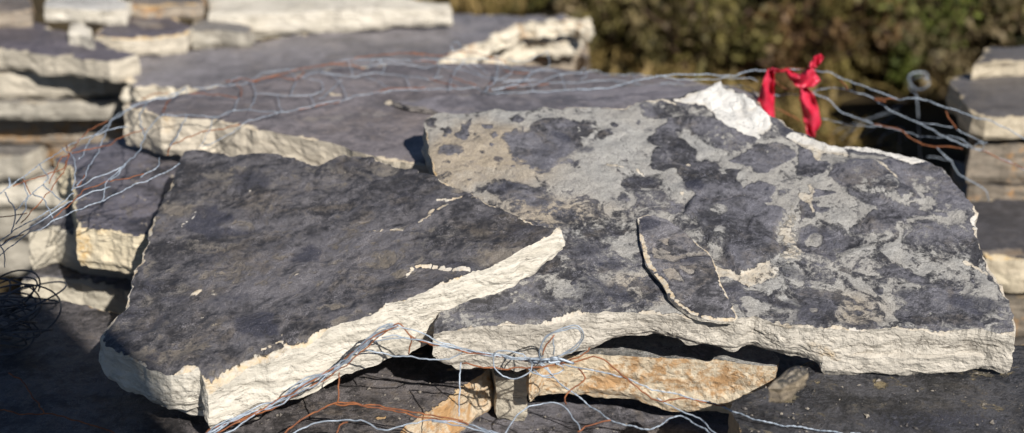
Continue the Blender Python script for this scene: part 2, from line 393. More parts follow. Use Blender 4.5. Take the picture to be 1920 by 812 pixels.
for _ in range(55):
    x, y = rs.uniform(220, 980), rs.uniform(300, 690); big = rs.random()
    paintA.insert(0, ('e', 'r', rs.choice([0.0, 0.5, 0.65, 0.8]), 0.6, x, y, 12 + 60 * big ** 2, 3 + 12 * big, rs.uniform(-25, 8)))
for _ in range(40): paintA.append(('e', 'a', rs.uniform(0.35, 0.62), 0.5, rs.uniform(230, 960), rs.uniform(310, 680), rs.uniform(1.5, 5), rs.uniform(1.2, 2.6), rs.uniform(-30, 20)))
for _ in range(16):
    x, y = rs.uniform(250, 900), rs.uniform(320, 640); L_ = rs.uniform(20, 90); an = R(rs.uniform(-25, 5))
    paintA.append(('l', 'b', 1.0, rs.uniform(1.5, 3), [(x, y), (x + L_ * 0.5 * math.cos(an), y + L_ * 0.5 * math.sin(an) + rs.uniform(-5, 5)), (x + L_ * math.cos(an), y + L_ * math.sin(an))]))
    paintA.append(('p', 'h', rs.choice([-0.0012, 0.0014]), 1.5, [(x, y), (x + L_ * 0.5, y - rs.uniform(5, 14)), (x + L_, y + L_ * math.tan(an)), (x + L_ * 0.5, y + rs.uniform(5, 14))]))
mA = stone('slate_left', top=(0.056, 0.052, 0.054), light=(0.165, 0.152, 0.138), tan=(0.18, 0.14, 0.095), off=3.0, streak=0.95, scale=0.9, fresh=(0.66, 0.605, 0.51), fresh2=(0.49, 0.445, 0.365))
ptsA = [(345, 277), (400, 283), (455, 289), (480, 286), (520, 288), (560, 298), (600, 306), (618, 300), (650, 294), (690, 292), (740, 305), (800, 322),
        (850, 345), (900, 372), (960, 400), (1010, 413), (1052, 416, .018), (1054, 428, .022), (1035, 438, .028), (990, 456, .036), (960, 477, .040), (920, 496, .045), (880, 513, .050),
        (840, 533, .054), (770, 561, .056), (740, 573, .056), (690, 598, .054), (640, 613, .054), (580, 641, .054), (515, 664, .053), (465, 680, .052), (425, 704, .050), (388, 722, .046),
        (372, 700, .036), (320, 704, .034), (270, 691, .036), (235, 668, .038), (200, 648, .038), (184, 632, .036), (200, 610), (235, 575), (246, 530), (262, 490), (280, 430), (305, 370), (325, 330)]
slabA = slab('slate_stone', ptsA, PL_A, 0.046, mA, 'dark slate slab with bright broken edge, its tip lying on the mottled slab',
             res=0.0027, jit=0.004, rough=0.0045, relief=0.0042, seed=1, paint=paintA, base=(0.24, 0.0, 0.5, 0.0), chip=0.003, flare=0.006, steps=0.0012)
chipA = slab('broken_chip', [(318, 735), (345, 727), (372, 735), (400, 748), (440, 762), (452, 775), (420, 772), (380, 765), (350, 760), (325, 750)], (PL_A[0] - 0.041, PL_A[1], PL_A[2]), 0.012,
             mA, None, res=0.003, jit=0.002, rough=0.003, seed=4, base=(0.1, 0, 0, 1.0), parent=slabA)

flake2 = c3((480, 70), (560, 120), (620, 200), (640, 240), (740, 290), (750, 340), (800, 420), (850, 440), (930, 395), (1050, 350), (1100, 310), (1070, 240), (1090, 130), (1120, 60), (1030, 30)) + \
    c2((960, 745), (870, 700), (760, 730), (600, 740), (560, 700))
paintB = [
    # broad tone of the surface
    ('p', 'r', 0.80, 22, [(790, 200), (1160, 195), (1230, 260), (1180, 330), (1100, 360), (1000, 360), (930, 380), (800, 330)]),
    ('e', 'b', 1.0, 0.4, 900, 300, 140, 75), ('e', 'b', 0.9, 0.5, 1000, 400, 150, 30), ('e', 'b', 0.3, 0.5, 1250, 300, 60, 30),
    ('p', 'r', 0.72, 14, [(1160, 195), (1260, 200), (1420, 250), (1520, 260), (1700, 310), (1760, 380), (1700, 430), (1560, 440), (1480, 470), (1400, 470), (1280, 380), (1180, 300)]),
    ('p', 'r', 0.58, 22, [(1470, 460), (1600, 430), (1800, 440), (1850, 520), (1880, 610), (1640, 612), (1460, 600), (1400, 540)]),
    ('p', 'r', 0.52, 20, [(900, 380), (1050, 370), (1200, 380), (1200, 470), (1120, 500), (1060, 430), (980, 410)]),
    ('p', 'r', 0.34, 20, [(1050, 425), (1190, 430), (1230, 530), (1270, 585), (1100, 580), (920, 608), (880, 590), (990, 500)]),
    # left back: dark islands in the pale crust
    ('p', 'r', 0.12, 14, c1((540, 240), (760, 230), (950, 200), (1110, 150), (1120, 240), (1040, 330), (880, 460), (780, 470), (640, 400), (560, 320))),
    ('e', 'g', 0.45, 0.6, 1035, 285, 60, 20), ('e', 'g', 0.7, 0.5, 1095, 285, 16, 7), ('e', 'g', 0.5, 0.5, 1020, 312, 20, 8),
    ('p', 'r', 0.05, 4, c1((160, 205), (200, 198), (240, 225), (220, 250), (175, 240))), ('p', 'r', 0.05, 4, c1((290, 190), (380, 130), (345, 200), (350, 270), (295, 285), (270, 240), (310, 235))),
    ('p', 'r', 0.0, 4, c1((80, 130), (140, 125), (130, 190), (90, 180))), ('p', 'r', 0.0, 4, c1((580, 160), (650, 130), (690, 155), (660, 185), (600, 180))),
    ('p', 'r', 0.08, 4, c1((750, 200), (800, 170), (890, 180), (905, 230), (800, 240), (740, 255))), ('e', 'g', 0.9, 0.3, 933, 302, 7, 5), ('e', 'r', 0.0, 0.3, 966, 314, 5, 3.5), ('e', 'r', 0.0, 0.3, 999, 314, 6, 4),
    ('e', 'r', 0.0, 0.4, 917, 239, 10, 4), ('e', 'r', 0.0, 0.4, 880, 332, 8, 3), ('e', 'g', 0.7, 0.4, 1080, 210, 5, 4),
    ('p', 'r', 0.15, 8, c1((160, 300), (280, 320), (330, 380), (250, 370), (150, 350))),
    ('p', 'r', 0.12, 8, c1((380, 580), (520, 520), (680, 560), (800, 600), (720, 680), (560, 640), (460, 600))), ('e', 'g', 0.6, 0.6, 950, 350, 30, 9), ('e', 'g', 0.6, 0.6, 1015, 380, 28, 9, -25),
    ('p', 'r', 0.95, 6, c1((1040, 540), (1160, 480), (1300, 520), (1330, 600), (1180, 650), (1080, 620))),
    # centre and right: map-like dark skin over pale grey
    ('p', 'r', 0.02, 3, c2((770, 465), (850, 430), (960, 360), (1050, 350), (1190, 400), (1195, 430), (1100, 470), (1000, 540), (950, 550), (880, 500))),
    ('p', 'r', -0.05, 3, c2((410, 500), (620, 440), (690, 500), (740, 570), (830, 660), (840, 690), (760, 730), (600, 740), (560, 690), (480, 610))),
    ('p', 'r', -0.05, 3, c2((720, 540), (830, 535), (790, 600), (850, 650), (960, 605), (1050, 660), (1055, 715), (950, 745), (870, 700), (830, 665), (760, 610))),
    ('p', 'r', 0.05, 5, c2((190, 130), (250, 110), (350, 150), (400, 190), (380, 260), (410, 320), (560, 380), (570, 440), (450, 500), (350, 540), (260, 520), (290, 420), (330, 380), (260, 340), (300, 270), (370, 220), (300, 200), (220, 195))),
    ('p', 'r', 0.98, 5, c2((80, 250), (200, 210), (350, 205), (360, 230), (280, 300), (230, 350), (300, 390), (220, 400), (120, 350), (60, 300))),
    ('p', 'r', 0.02, 3, c2((1200, 500), (1260, 470), (1290, 400), (1353, 440), (1353, 540), (1290, 560), (1230, 550))),
    ('p', 'r', 0.22, 8, c2((600, 200), (700, 195), (830, 250), (960, 330), (880, 390), (700, 400), (600, 330), (520, 280), (400, 240), (420, 210))),
    ('p', 'r', 0.02, 3, c4((0, 40), (50, 50), (80, 120), (150, 125), (180, 155), (120, 200), (70, 215), (0, 180))), ('p', 'r', 0.0, 3, c4((80, 300), (120, 285), (150, 310), (210, 325), (100, 345))),
    ('p', 'r', 0.0, 3, c4((60, 400), (110, 400), (185, 440), (100, 450), (90, 480), (0, 490), (0, 380))),
    ('p', 'r', 0.02, 3, c4((440, 120), (740, 130), (830, 140), (880, 210), (940, 270), (1010, 340), (1070, 420), (1000, 430), (900, 370), (850, 300), (850, 230), (790, 200), (700, 240), (680, 330), (720, 390), (640, 380), (580, 340), (600, 250), (560, 200))),
    ('p', 'r', 0.25, 8, c4((150, 190), (330, 130), (440, 140), (560, 220), (590, 350), (430, 330), (250, 290))),
    ('p', 'r', 0.05, 5, c4((260, 310), (400, 350), (560, 370), (760, 460), (760, 490), (680, 470), (560, 500), (450, 420), (300, 340))), ('p', 'r', 0.03, 3, c4((290, 540), (400, 480), (450, 440), (620, 480), (630, 520), (430, 570))),
    ('p', 'r', 0.0, 2.5, c4((740, 345), (790, 315), (805, 350), (760, 360))), ('p', 'r', 0.0, 2.5, c4((800, 465), (880, 465), (890, 485), (830, 490))),
    ('p', 'r', 0.22, 12, c4((650, 540), (1000, 560), (1080, 640), (1130, 740), (900, 690), (650, 620))), ('p', 'r', 0.2, 10, c4((0, 520), (260, 540), (420, 620), (200, 690), (0, 640))), ('e', 'g', 0.55, 0.6, 1540, 440, 50, 14, 15),
    ('e', 'r', 0.98, 0.3, 1740, 500, 20, 10), ('e', 'r', 0.0, 0.2, 1648, 538, 9, 5), ('e', 'r', -0.05, 0.3, 1573, 553, 9, 8), ('e', 'r', 0.05, 0.3, 1790, 545, 17, 5), ('p', 'r', 0.05, 4, c5((480, 110), (600, 90), (700, 130), (780, 180), (720, 200), (600, 150))),
    ('p', 'r', 0.18, 12, c5((580, 240), (900, 200), (1080, 380), (1200, 440), (850, 460), (700, 420))), ('p', 'r', 0.12, 10, c5((0, 220), (200, 240), (230, 330), (180, 430), (0, 430))), ('e', 'g', 0.5, 0.7, 1530, 580, 45, 20),
    ('e', 'b', 0.9, 0.5, 1600, 575, 70, 35), ('p', 'r', 0.0, 4, c5((420, 400), (480, 410), (520, 460), (440, 465))), ('e', 'g', 0.8, 0.4, 1610, 605, 28, 6), ('e', 'g', 0.6, 0.5, 1700, 545, 18, 10), ('e', 'g', 0.5, 0.5, 1735, 540, 12, 10),
    ('p', 'r', 0.05, 8, c3((740, 520), (900, 560), (1200, 640), (1250, 660), (1000, 620), (760, 600))), ('e', 'g', 0.6, 0.6, 1485, 508, 40, 12, 20), ('e', 'g', 0.7, 0.5, 1370, 541, 24, 7), ('e', 'r', 0.95, 0.4, 1525, 445, 14, 9),
    ('p', 'r', 0.9, 5, c3((850, 590), (900, 580), (1020, 670), (1000, 700), (900, 690))),
    # front centre left: dark with pale smears
    ('e', 'r', 0.85, 0.7, 1060, 540, 42, 16), ('e', 'g', 0.6, 0.6, 1110, 545, 60, 22), ('e', 'g', 0.6, 0.7, 985, 585, 70, 14), ('e', 'g', 0.5, 0.6, 1100, 465, 45, 14), ('e', 'g', 0.7, 0.5, 1150, 495, 16, 8),
    ('e', 'b', 0.9, 0.5, 1190, 540, 60, 30), ('e', 'r', 0.5, 0.5, 1170, 530, 50, 30), ('p', 'r', 0.75, 5, c3((0, 260), (80, 200), (180, 130), (190, 300), (100, 330))),
    # the raised dark flake
    ('p', 'r', 0.10, 4, flake2), ('p', 'g', 0.25, 6, flake2), ('p', 'h', 0.0045, 2.2, flake2), ('e', 'r', 0.6, 0.6, 1350, 445, 14, 14), ('e', 'r', 0.6, 0.6, 1345, 400, 18, 8),
    ('p', 'a', 1.0, 4, c3((680, 370), (760, 400), (830, 450), (900, 420), (1020, 370), (1030, 420), (960, 460), (880, 520), (800, 480), (700, 450))),
    ('e', 'a', 0.6, 0.7, 1480, 440, 16, 45), ('e', 'a', 0.55, 0.7, 1440, 510, 40, 12, -20), ('e', 'a', 0.45, 0.8, 1490, 465, 30, 20),
    # fresh white break along the back
    ('p', 'a', 1.5, 2.5, c2((400, 100), (500, 70), (590, 85), (710, 25), (800, 75), (960, 170), (1030, 240), (1020, 300), (940, 290), (860, 280), (760, 230), (700, 190), (600, 140), (480, 130))), ('p', 'g', 1.0, 3, c2((400, 100), (500, 70), (590, 85), (710, 25), (800, 75), (960, 170), (1030, 240), (1020, 300), (940, 290), (860, 280), (760, 230), (700, 190), (600, 140), (480, 130))),
    ('p', 'h', 0.004, 2, c2((560, 90), (710, 20), (760, 110), (640, 150))), ('p', 'h', 0.0035, 2, c2((820, 90), (960, 170), (1030, 250), (900, 230))), ('p', 'h', 0.005, 9, c2((520, 60), (710, 10), (960, 140), (1050, 230), (1000, 250), (840, 170), (700, 100), (560, 110))),
    ('l', 'a', 1.0, 11, c2((700, 200), (830, 270), (960, 320))), ('p', 'a', 1.1, 3, c2((1120, 310), (1180, 280), (1353, 360), (1353, 470), (1290, 400), (1200, 360))),
    ('l', 'g', 0.9, 14, c2((700, 200), (830, 270), (960, 320))), ('l', 'g', 0.8, 16, [(1470, 245), (1500, 258), (1560, 275), (1630, 282), (1700, 294), (1735, 302)]), ('p', 'a', 0.95, 4, c4((0, 10), (250, 60), (320, 100), (230, 90), (60, 50))), ('p', 'a', 0.9, 3, c4((510, 100), (680, 85), (750, 130), (600, 128))), ('l', 'a', 0.9, 8, c4((100, 20), (400, 55), (560, 85))),
    ('p', 'a', 0.75, 4, c4((455, 140), (490, 145), (590, 230), (560, 240), (490, 195))), ('l', 'a', 0.95, 5, c4((55, 270), (80, 320), (60, 380), (80, 440))), ('e', 'a', 0.9, 0.5, 1512, 372, 11, 10),
    ('p', 'h', 0.006, 14, c4((440, 130), (600, 250), (720, 400), (560, 370), (300, 330), (230, 150))), ('p', 'h', -0.005, 14, c4((0, 500), (300, 540), (420, 620), (200, 690), (0, 640))),
    ('l', 'a', 1.0, 4, c4((990, 735), (1060, 765), (1125, 805))), ('l', 'a', 0.9, 4, c2((0, 500), (90, 510))), ('l', 'a', 0.9, 3.5, c2((180, 530), (230, 560))), ('e', 'a', 0.9, 0.5, 1278, 362, 6, 5),
    ('e', 'a', 0.8, 0.5, 1292, 307, 8, 3), ('e', 'a', 0.7, 0.5, 1225, 188, 16, 4), ('l', 'a', 0.8, 4, c2((345, 90), (430, 130))),
    ('p', 'h', 0.003, 2, c4((410, 500), (620, 480), (640, 530), (430, 570))),
]
for _ in range(90):
    x, y = rs.uniform(820, 1860), rs.uniform(220, 600); big = rs.random()
    paintB.insert(7, ('e', rs.choice('rrg'), rs.choice([0.0, 0.1, 0.85, 0.6]), 0.45, x, y, 6 + 34 * big ** 2, 3 + 12 * big ** 1.5, rs.uniform(-10, 30)))
for _ in range(70): paintB.append(('e', rs.choice('rrg'), rs.choice([0.0, 0.95]), 0.3, rs.uniform(820, 1880), rs.uniform(220, 605), rs.uniform(2, 7), rs.uniform(1.5, 4), rs.uniform(-20, 30)))
mB = stone('slate_right', top=(0.055, 0.053, 0.059), light=(0.315, 0.305, 0.285), tan=(0.34, 0.28, 0.205), off=9.0, scale=1.25, fresh=(0.58, 0.525, 0.44), fresh2=(0.40, 0.36, 0.30))
ptsB = [(797, 232), (803, 216), (830, 208), (935, 206), (985, 209), (1085, 198), (1160, 201), (1215, 187), (1280, 181), (1310, 181), (1350, 166), (1395, 188), (1440, 222), (1468, 224), (1495, 246), (1560, 265), (1630, 274), (1695, 287),
        (1735, 300), (1766, 311), (1785, 340), (1810, 365), (1833, 396), (1826, 412), (1828, 440), (1836, 461), (1865, 506), (1882, 541), (1900, 590), (1905, 622, .050), (1870, 618, .046), (1830, 611, .052), (1720, 611, .056), (1630, 613, .053), (1580, 611, .050), (1530, 608, .040),
        (1475, 603, .038), (1415, 589, .037), (1380, 597, .035), (1280, 590, .030), (1230, 579, .030), (1180, 580, .032), (1105, 583, .042), (1055, 596, .048), (1015, 602, .052), (920, 611, .051), (850, 616, .044), (812, 626, .030), (830, 560), (860, 470), (845, 400), (812, 322)]
slabB = slab('slate_stone', ptsB, PL_B, 0.048, mB, 'large slab mottled pale grey and dark with a white break at its back edge',
             res=0.0027, jit=0.0035, rough=0.0055, relief=0.004, seed=2, paint=paintB, base=(0.42, 0.0, 0.2, 0.0), chip=0.0025, flare=0.002, steps=0.0020)
side_paint(slabB, [('e', 'b', 0.8, 0.6, 1805, 690, 22, 7), ('e', 'b', 0.4, 0.6, 1545, 660, 30, 10, 30)])
slab('split_layer', [(1531, 648, .012), (1545, 662), (1580, 667), (1650, 671), (1720, 669), (1800, 668), (1862, 664, .012), (1850, 640), (1700, 640), (1560, 636)], (PL_B[0] - 0.030, PL_B[1], PL_B[2]), 0.022, mB, None, res=0.003, jit=0.003, rough=0.004, seed=23, parent=slabB, base=(0.2, 0, 0, 1.0), chip=0.002)
# thin split flake lying on the right slab
mF = stone('slate_flake', top=(0.072, 0.068, 0.072), light=(0.28, 0.27, 0.25), off=5.0, scale=1.1)
fl = [(1195, 407), (1198, 436), (1204, 466), (1211, 495), (1226, 516), (1243, 534), (1254, 557), (1270, 575), (1291, 589), (1317, 597), (1347, 601), (1376, 601), (1384, 594),
      (1374, 575), (1362, 554), (1350, 528), (1344, 507), (1337, 489), (1325, 470), (1290, 440), (1250, 412), (1215, 403)]
hB = hit(1290, 500, PL_B)
slab('split_flake', fl, (PL_B[0] + 0.0030, PL_B[1], PL_B[2]), 0.0026, mF, 'thin dark flake split away along a pale crack', res=0.0028, jit=0.0012, rough=0.0016, relief=0.0018, seed=21, parent=slabB, undercut=0.0,
     base=(0.10, 0, 0.5, 0), chip=0.0012, paint=[('l', 'a', 1.1, 6.5, [(1201, 440), (1208, 470), (1217, 496), (1232, 516), (1249, 534), (1260, 556), (1276, 574)]), ('l', 'a', 1.0, 4.5, [(1276, 574), (1296, 587), (1320, 595), (1350, 599), (1378, 598)]), ('p', 'r', 0.9, 4, c3((270, 290), (340, 280), (420, 330), (560, 300), (690, 310), (700, 350), (560, 340), (430, 380), (340, 370), (260, 340))), ('p', 'r', 0.95, 4, c3((340, 440), (420, 410), (490, 500), (400, 490))),
     ('p', 'r', 0.9, 4, c3((440, 390), (560, 440), (560, 465), (450, 420))), ('p', 'g', 0.7, 5, c3((410, 370), (540, 310), (680, 340), (560, 380), (460, 390))), ('p', 'g', 0.9, 4, c3((195, 95), (270, 80), (340, 120), (330, 150), (210, 180))),
     ('p', 'r', 0.85, 4, c3((300, 240), (400, 215), (415, 275), (350, 260)))])

# ------------------------------------------------------------------ the rest of the front stack
mP = stone('purple_slate', top=(0.122, 0.107, 0.108), light=(0.22, 0.20, 0.19), off=14, scale=0.7, fresh=(0.62, 0.54, 0.42), fresh2=(0.48, 0.42, 0.33), bump=0.6, streak=0.35)
PL_P = (0.475, 0, 0)
slabP = slab('slate_stone', [(228, 196), (265, 205), (300, 217), (350, 220), (400, 222), (450, 235), (500, 245), (550, 255), (640, 272), (685, 288), (750, 300), (812, 313), (900, 300), (1050, 240), (1230, 215), (1400, 212), (1424, 196), (1420, 172), (1380, 160), (1290, 150), (1160, 138), (1000, 124), (880, 117), (760, 116), (640, 124), (560, 138), (425, 152), (350, 172), (270, 184)],
     PL_P, 0.055, mP, 'broad purplish slab under the wire netting behind the two big slabs', res=0.008, jit=0.004, rough=0.005, relief=0.002, seed=3, base=(0.05, 0, 0.3, 0), chip=0.003, flare=0.004,
     paint=[('e', 'a', 0.9, 0.5, 625, 178, 14, 4), ('e', 'a', 0.8, 0.5, 735, 195, 10, 4), ('e', 'r', 0.6, 0.6, 590, 225, 40, 5), ('e', 'r', 0.5, 0.6, 700, 215, 50, 6)])
side_paint(slabP, [('e', 'b', 0.55, 0.6, 312, 232, 10, 18)])
mP2 = stone('purple_slate_upper', top=(0.115, 0.105, 0.112), light=(0.20, 0.19, 0.19), off=17, scale=0.7, bump=0.6, streak=0.4, fresh=(0.3, 0.27, 0.24), fresh2=(0.15, 0.13, 0.12))
slab('slate_stone', [(735, 190), (770, 200), (810, 207), (860, 214), (1000, 218), (1160, 212), (1300, 205), (1410, 196), (1420, 170), (1340, 160), (1240, 158), (1100, 165), (900, 178)], (0.4825, 0, 0), 0.0075, mP2,
     'thin grey sheet of slate lying on the purplish slab behind the mottled slab', res=0.007, jit=0.006, rough=0.002, relief=0.0014, seed=31, base=(0.08, 0, 0, 0), chip=0.001, steps=0.002)
mD = stone('block_slate', top=(0.056, 0.052, 0.060), light=(0.16, 0.15, 0.145), off=21, scale=0.8, fresh=(0.70, 0.60, 0.42), fresh2=(0.58, 0.49, 0.34))
slabD = slab('slate_stone', [(100, 300), (132, 318), (140, 360), (141, 426), (200, 430), (250, 441), (290, 440), ('w', -0.1, 1.47), ('w', 0.10, 1.50), ('w', 0.34, 1.57), ('w', 0.36, 1.82), ('w', -0.40, 1.86), (150, 272)],
     (0.408, 0, 0), 0.05, mD, 'dark topped block with ochre stained cream end under the left edge of the dark slab', res=0.006, jit=0.004, rough=0.005, relief=0.002, seed=5, base=(0.12, 0, 0.2, 0), chip=0.002, flare=0.006,
     paint=[('l', 'g', 1.0, 3, [(188, 410), (235, 408), (250, 414), (270, 406)])])
side_paint(slabD, [('e', 'b', 1.0, 0.6, 155, 462, 14, 34), ('e', 'b', 0.5, 0.6, 193, 432, 8, 12)])
mE = stone('cream_block', top=(0.07, 0.066, 0.07), off=25, fresh=(0.56, 0.50, 0.39), fresh2=(0.46, 0.41, 0.32))
slab('slate_stone', [(52, 436), (100, 425), (140, 440), (200, 448), (260, 455), ('w', -0.1, 1.62), ('w', 0.36, 1.64), ('w', 0.36, 1.84), ('w', -0.5, 1.84), (60, 412)], (0.357, 0, 0), 0.052, mE,
     'cream sided slab striped with wire shadows below the ochre stained block', res=0.008, jit=0.003, rough=0.004, seed=6, base=(0.1, 0, 0, 0), flare=0.004)
slab('slate_stone', [(40, 528), (90, 518), (150, 524), (240, 545), ('w', -0.1, 1.60), ('w', 0.36, 1.62), ('w', 0.36, 1.86), ('w', -0.56, 1.86)], (0.304, 0, 0), 0.05, mE,
     'cream edged slab at the left, lowest of three just above the shadowed slab', res=0.008, jit=0.003, rough=0.005, seed=7, base=(0.1, 0, 0, 0), flare=0.004)
mH = stone('lower_slate', top=(0.054, 0.048, 0.047), light=(0.17, 0.15, 0.13), off=29, scale=0.9, fresh=(0.56, 0.46, 0.33), fresh2=(0.44, 0.35, 0.24), stain_amt=0.7)
slab('slate_stone', [(-120, 556), (-20, 552), (40, 552), (95, 560), (170, 570), (240, 588), (400, 620), (640, 650), (860, 670), (915, 690), (905, 706), (886, 714), (840, 748), (790, 778), (740, 815), (690, 880), (300, 900), (-160, 890)], (0.335, 0, 0), 0.045, mH,
     'long dark slab in the foreground, shadowed at lower left and crossed by wire shadows', res=0.006, jit=0.004, rough=0.005, relief=0.002, seed=8, base=(0.14, 0, 0.5, 0), chip=0.003, flare=0.012,
     paint=[('l', 'a', 0.8, 3, [(700, 785), (760, 778), (820, 775)]), ('e', 'r', 0.5, 0.6, 380, 780, 50, 10), ('e', 'b', 0.9, 0.5, 340, 775, 60, 20), ('l', 'a', 0.7, 2.5, [(840, 692), (880, 694), (912, 690)])])
mI = stone('orange_block', top=(0.14, 0.135, 0.125), light=(0.24, 0.22, 0.2), off=33, fresh=(0.62, 0.53, 0.39), fresh2=(0.56, 0.45, 0.31), stain=(0.40, 0.21, 0.075), stain_amt=0.66, stain_scale=16, zst=1.3)
slab('slate_stone', [(992, 694, .040), (1022, 668, .050), (1100, 664, .052), (1200, 668), (1280, 673, .066), (1375, 679, .064), (1456, 686, .056), (1462, 672), (1440, 645), (1200, 622), (1050, 630), (985, 660)], (0.365, 0, 0), 0.056, mI,
     'orange stained block wedged under the front of the mottled slab', res=0.0045, jit=0.002, rough=0.004, seed=9, base=(0.35, 0, 0.2, 0), chip=0.0015, relief=0.001)
mJ = stone('lower_slate_two', top=(0.062, 0.058, 0.062), light=(0.15, 0.14, 0.13), off=37, fresh=(0.5, 0.44, 0.34), fresh2=(0.32, 0.28, 0.22))
slab('slate_stone', [('w', -0.16, 1.04), ('w', 0.20, 1.03), ('w', 0.215, 1.17), ('w', 0.205, 1.245), ('w', 0.33, 1.27), ('w', 0.34, 1.50), ('w', -0.22, 1.50), ('w', -0.20, 1.2)], (0.285, 0, 0), 0.04, mJ,
     'flat grey slab at the bottom centre beneath the orange stained block', res=0.006, jit=0.004, rough=0.004, seed=10, base=(0.2, 0, 0.2, 0), relief=0.0015)
mK = stone('pale_block', top=(0.10, 0.095, 0.09), off=41, fresh=(0.50, 0.44, 0.34), fresh2=(0.36, 0.32, 0.25))
slab('slate_stone', [(930, 700), (960, 704), (990, 706), ('w', 0.012, 1.34), ('w', -0.03, 1.35)], (0.343, 0, 0), 0.056, mK, 'small pale stone in the gap left of the orange stained block', res=0.005, jit=0.002, rough=0.003, seed=12, base=(0.2, 0, 0, 0.6))
mG = stone('foreground_slate', top=(0.027, 0.026, 0.028), light=(0.13, 0.12, 0.095), tan=(0.22, 0.17, 0.09), off=45, scale=1.4, fresh=(0.34, 0.27, 0.18), fresh2=(0.16, 0.13, 0.10), bump=1.2)
slab('slate_stone', [(1370, 752), (1392, 734), (1440, 726), (1470, 712), (1490, 690), (1530, 672), (1700, 655), (1930, 640), (2100, 640), (2120, 900), (1500, 920), (1420, 860), (1380, 800)], (0.374, 0, 0), 0.05, mG,
     'dark speckled slab in the lower right foreground', res=0.005, jit=0.004, rough=0.006, relief=0.003, seed=13, base=(0.17, 0, 0.9, 0), chip=0.004,
     paint=[('e', 'b', 1, 0.6, 1840, 700, 60, 10), ('e', 'r', 0.6, 0.7, 1840, 700, 60, 8), ('e', 'r', 0.8, 0.6, 1645, 718, 14, 9), ('e', 'r', 0.85, 0.6, 1480, 745, 22, 4, -10), ('e', 'g', 0.6, 0.7, 1750, 790, 160, 20)])
slab('stone_chip', [(1440, 722), (1452, 704), (1478, 690), (1500, 688), (1512, 700), (1495, 716), (1468, 726)], (0.388, 0.1, 0.05), 0.018, mG, None, res=0.004, jit=0.004, rough=0.005, seed=14, base=(0.5, 0.2, 0.3, 0.4), relief=0.004)
tag(bpy.data.objects['stone_chip'], 'small rough chip beside the right end of the orange stained block', 'stone')
# lower courses of the front stack, down to the soil
mLow = stone('lower_course', top=(0.07, 0.066, 0.07), off=49, fresh=(0.42, 0.37, 0.29), fresh2=(0.3, 0.26, 0.2))
lowlab = ['grey slab hidden under the foreground slabs, upper course of the stack foot', 'grey slab in the middle course of the stack foot', 'grey slab in the bottom course of the stack foot, resting on soil']
zz = 0.243
for k, lb in enumerate(lowlab):
    t = 0.078
    slab('slate_stone', [('w', -0.66 + 0.03 * k, 1.02 + 0.02 * k), ('w', 0.55 - 0.04 * k, 1.03 - 0.01 * k), ('w', 0.54, 1.5), ('w', 0.42, 1.88), ('w', -0.30, 1.90), ('w', -0.62, 1.80)], (zz, 0, 0), t, mLow, lb, res=0.02, jit=0.01, rough=0.006, seed=60 + k, group=None)
    zz -= t + 0.004

# ------------------------------------------------------------------ slabs of the stack behind on the left
def bmat(nm, off, **kw): 
    d = dict(top=(0.085, 0.075, 0.085), light=(0.2, 0.19, 0.18), off=off, scale=0.6, fresh=(0.58, 0.51, 0.40), fresh2=(0.42, 0.37, 0.29), bump=0.6, streak=0.35); d.update(kw); return stone(nm, **d)
def bslab(pts, z, th, mat, label, seed, **kw):
    d = dict(res=0.012, jit=0.005, rough=0.004, relief=0.003, base=(0.08, 0, 0.2, 0), chip=0.004, flare=0.003); d.update(kw)
    return slab('slate_stone', pts, z if isinstance(z, tuple) else (z, 0, 0), th, mat, label, seed=seed, **d)
mb1 = bmat('back_purple', 53); mb2 = bmat('back_purple_two', 57, top=(0.075, 0.068, 0.078)); mb3 = bmat('back_white', 61, top=(0.36, 0.34, 0.31), fresh=(0.66, 0.6, 0.5), fresh2=(0.5, 0.45, 0.36))
mb4 = bmat('back_brown', 65, top=(0.12, 0.10, 0.085), fresh=(0.34, 0.28, 0.21), fresh2=(0.22, 0.18, 0.14), stain_amt=0.5); mb5 = bmat('back_grey', 69, top=(0.13, 0.12, 0.11), fresh=(0.42, 0.38, 0.31), fresh2=(0.3, 0.27, 0.22))
mQ = bmat('back_broad', 73, top=(0.132, 0.122, 0.126), stain_amt=0.28, fresh=(0.70, 0.63, 0.5), fresh2=(0.55, 0.48, 0.37))
q = bslab([(226, 150), (250, 158), (300, 160), (400, 168), (560, 170), (760, 165), (800, 130), (850, 100), (905, 75), (960, 50), (1000, 40), (1108, 36), (1104, 30), (1000, 28), (880, 24), (760, 34), (640, 52), (480, 76), (330, 96), (255, 104), (236, 122)], 0.40, 0.036, mQ,
      'broad purple grey slab with ragged cream end, topmost of the stack behind the netting', 101, res=0.010, jit=0.012, rough=0.016, steps=0.002)
bslab([(830, 140), (900, 110), (940, 92), (990, 74), (1060, 72), (1088, 66), (1085, 50), (900, 60), (700, 110)], 0.358, 0.034, mQ, 'cream ended slab directly beneath the broad purple grey slab', 102, res=0.010, jit=0.012, rough=0.014)
bslab([(560, 190), (880, 150), (1000, 106), (1080, 100), (1105, 112), (1100, 80), (700, 110), (560, 150)], 0.318, 0.05, mb4, 'brownish slab second below the broad purple grey slab', 103)
bslab([(-120, 88), (0, 90), (60, 98), (150, 108), (205, 116), (256, 104), (215, 88), (180, 76), (130, 62), (60, 38), (-120, 30)], 0.432, 0.034, mb1, 'purple slab with thick cream edge at far left of the rear stack', 104)
bslab([(-120, 132), (0, 134), (120, 134), (190, 132), (222, 126), (220, 110), (100, 90), (-120, 90)], 0.392, 0.045, mb2, 'purple slab under the thick cream edged one at far left', 105)
bslab([(-120, 190), (0, 190), (100, 189), (200, 187), (245, 184), (400, 186), (400, 150), (-120, 150)], 0.345, 0.032, mb5, 'long thin cream edged slab across the left of the rear stack', 106)
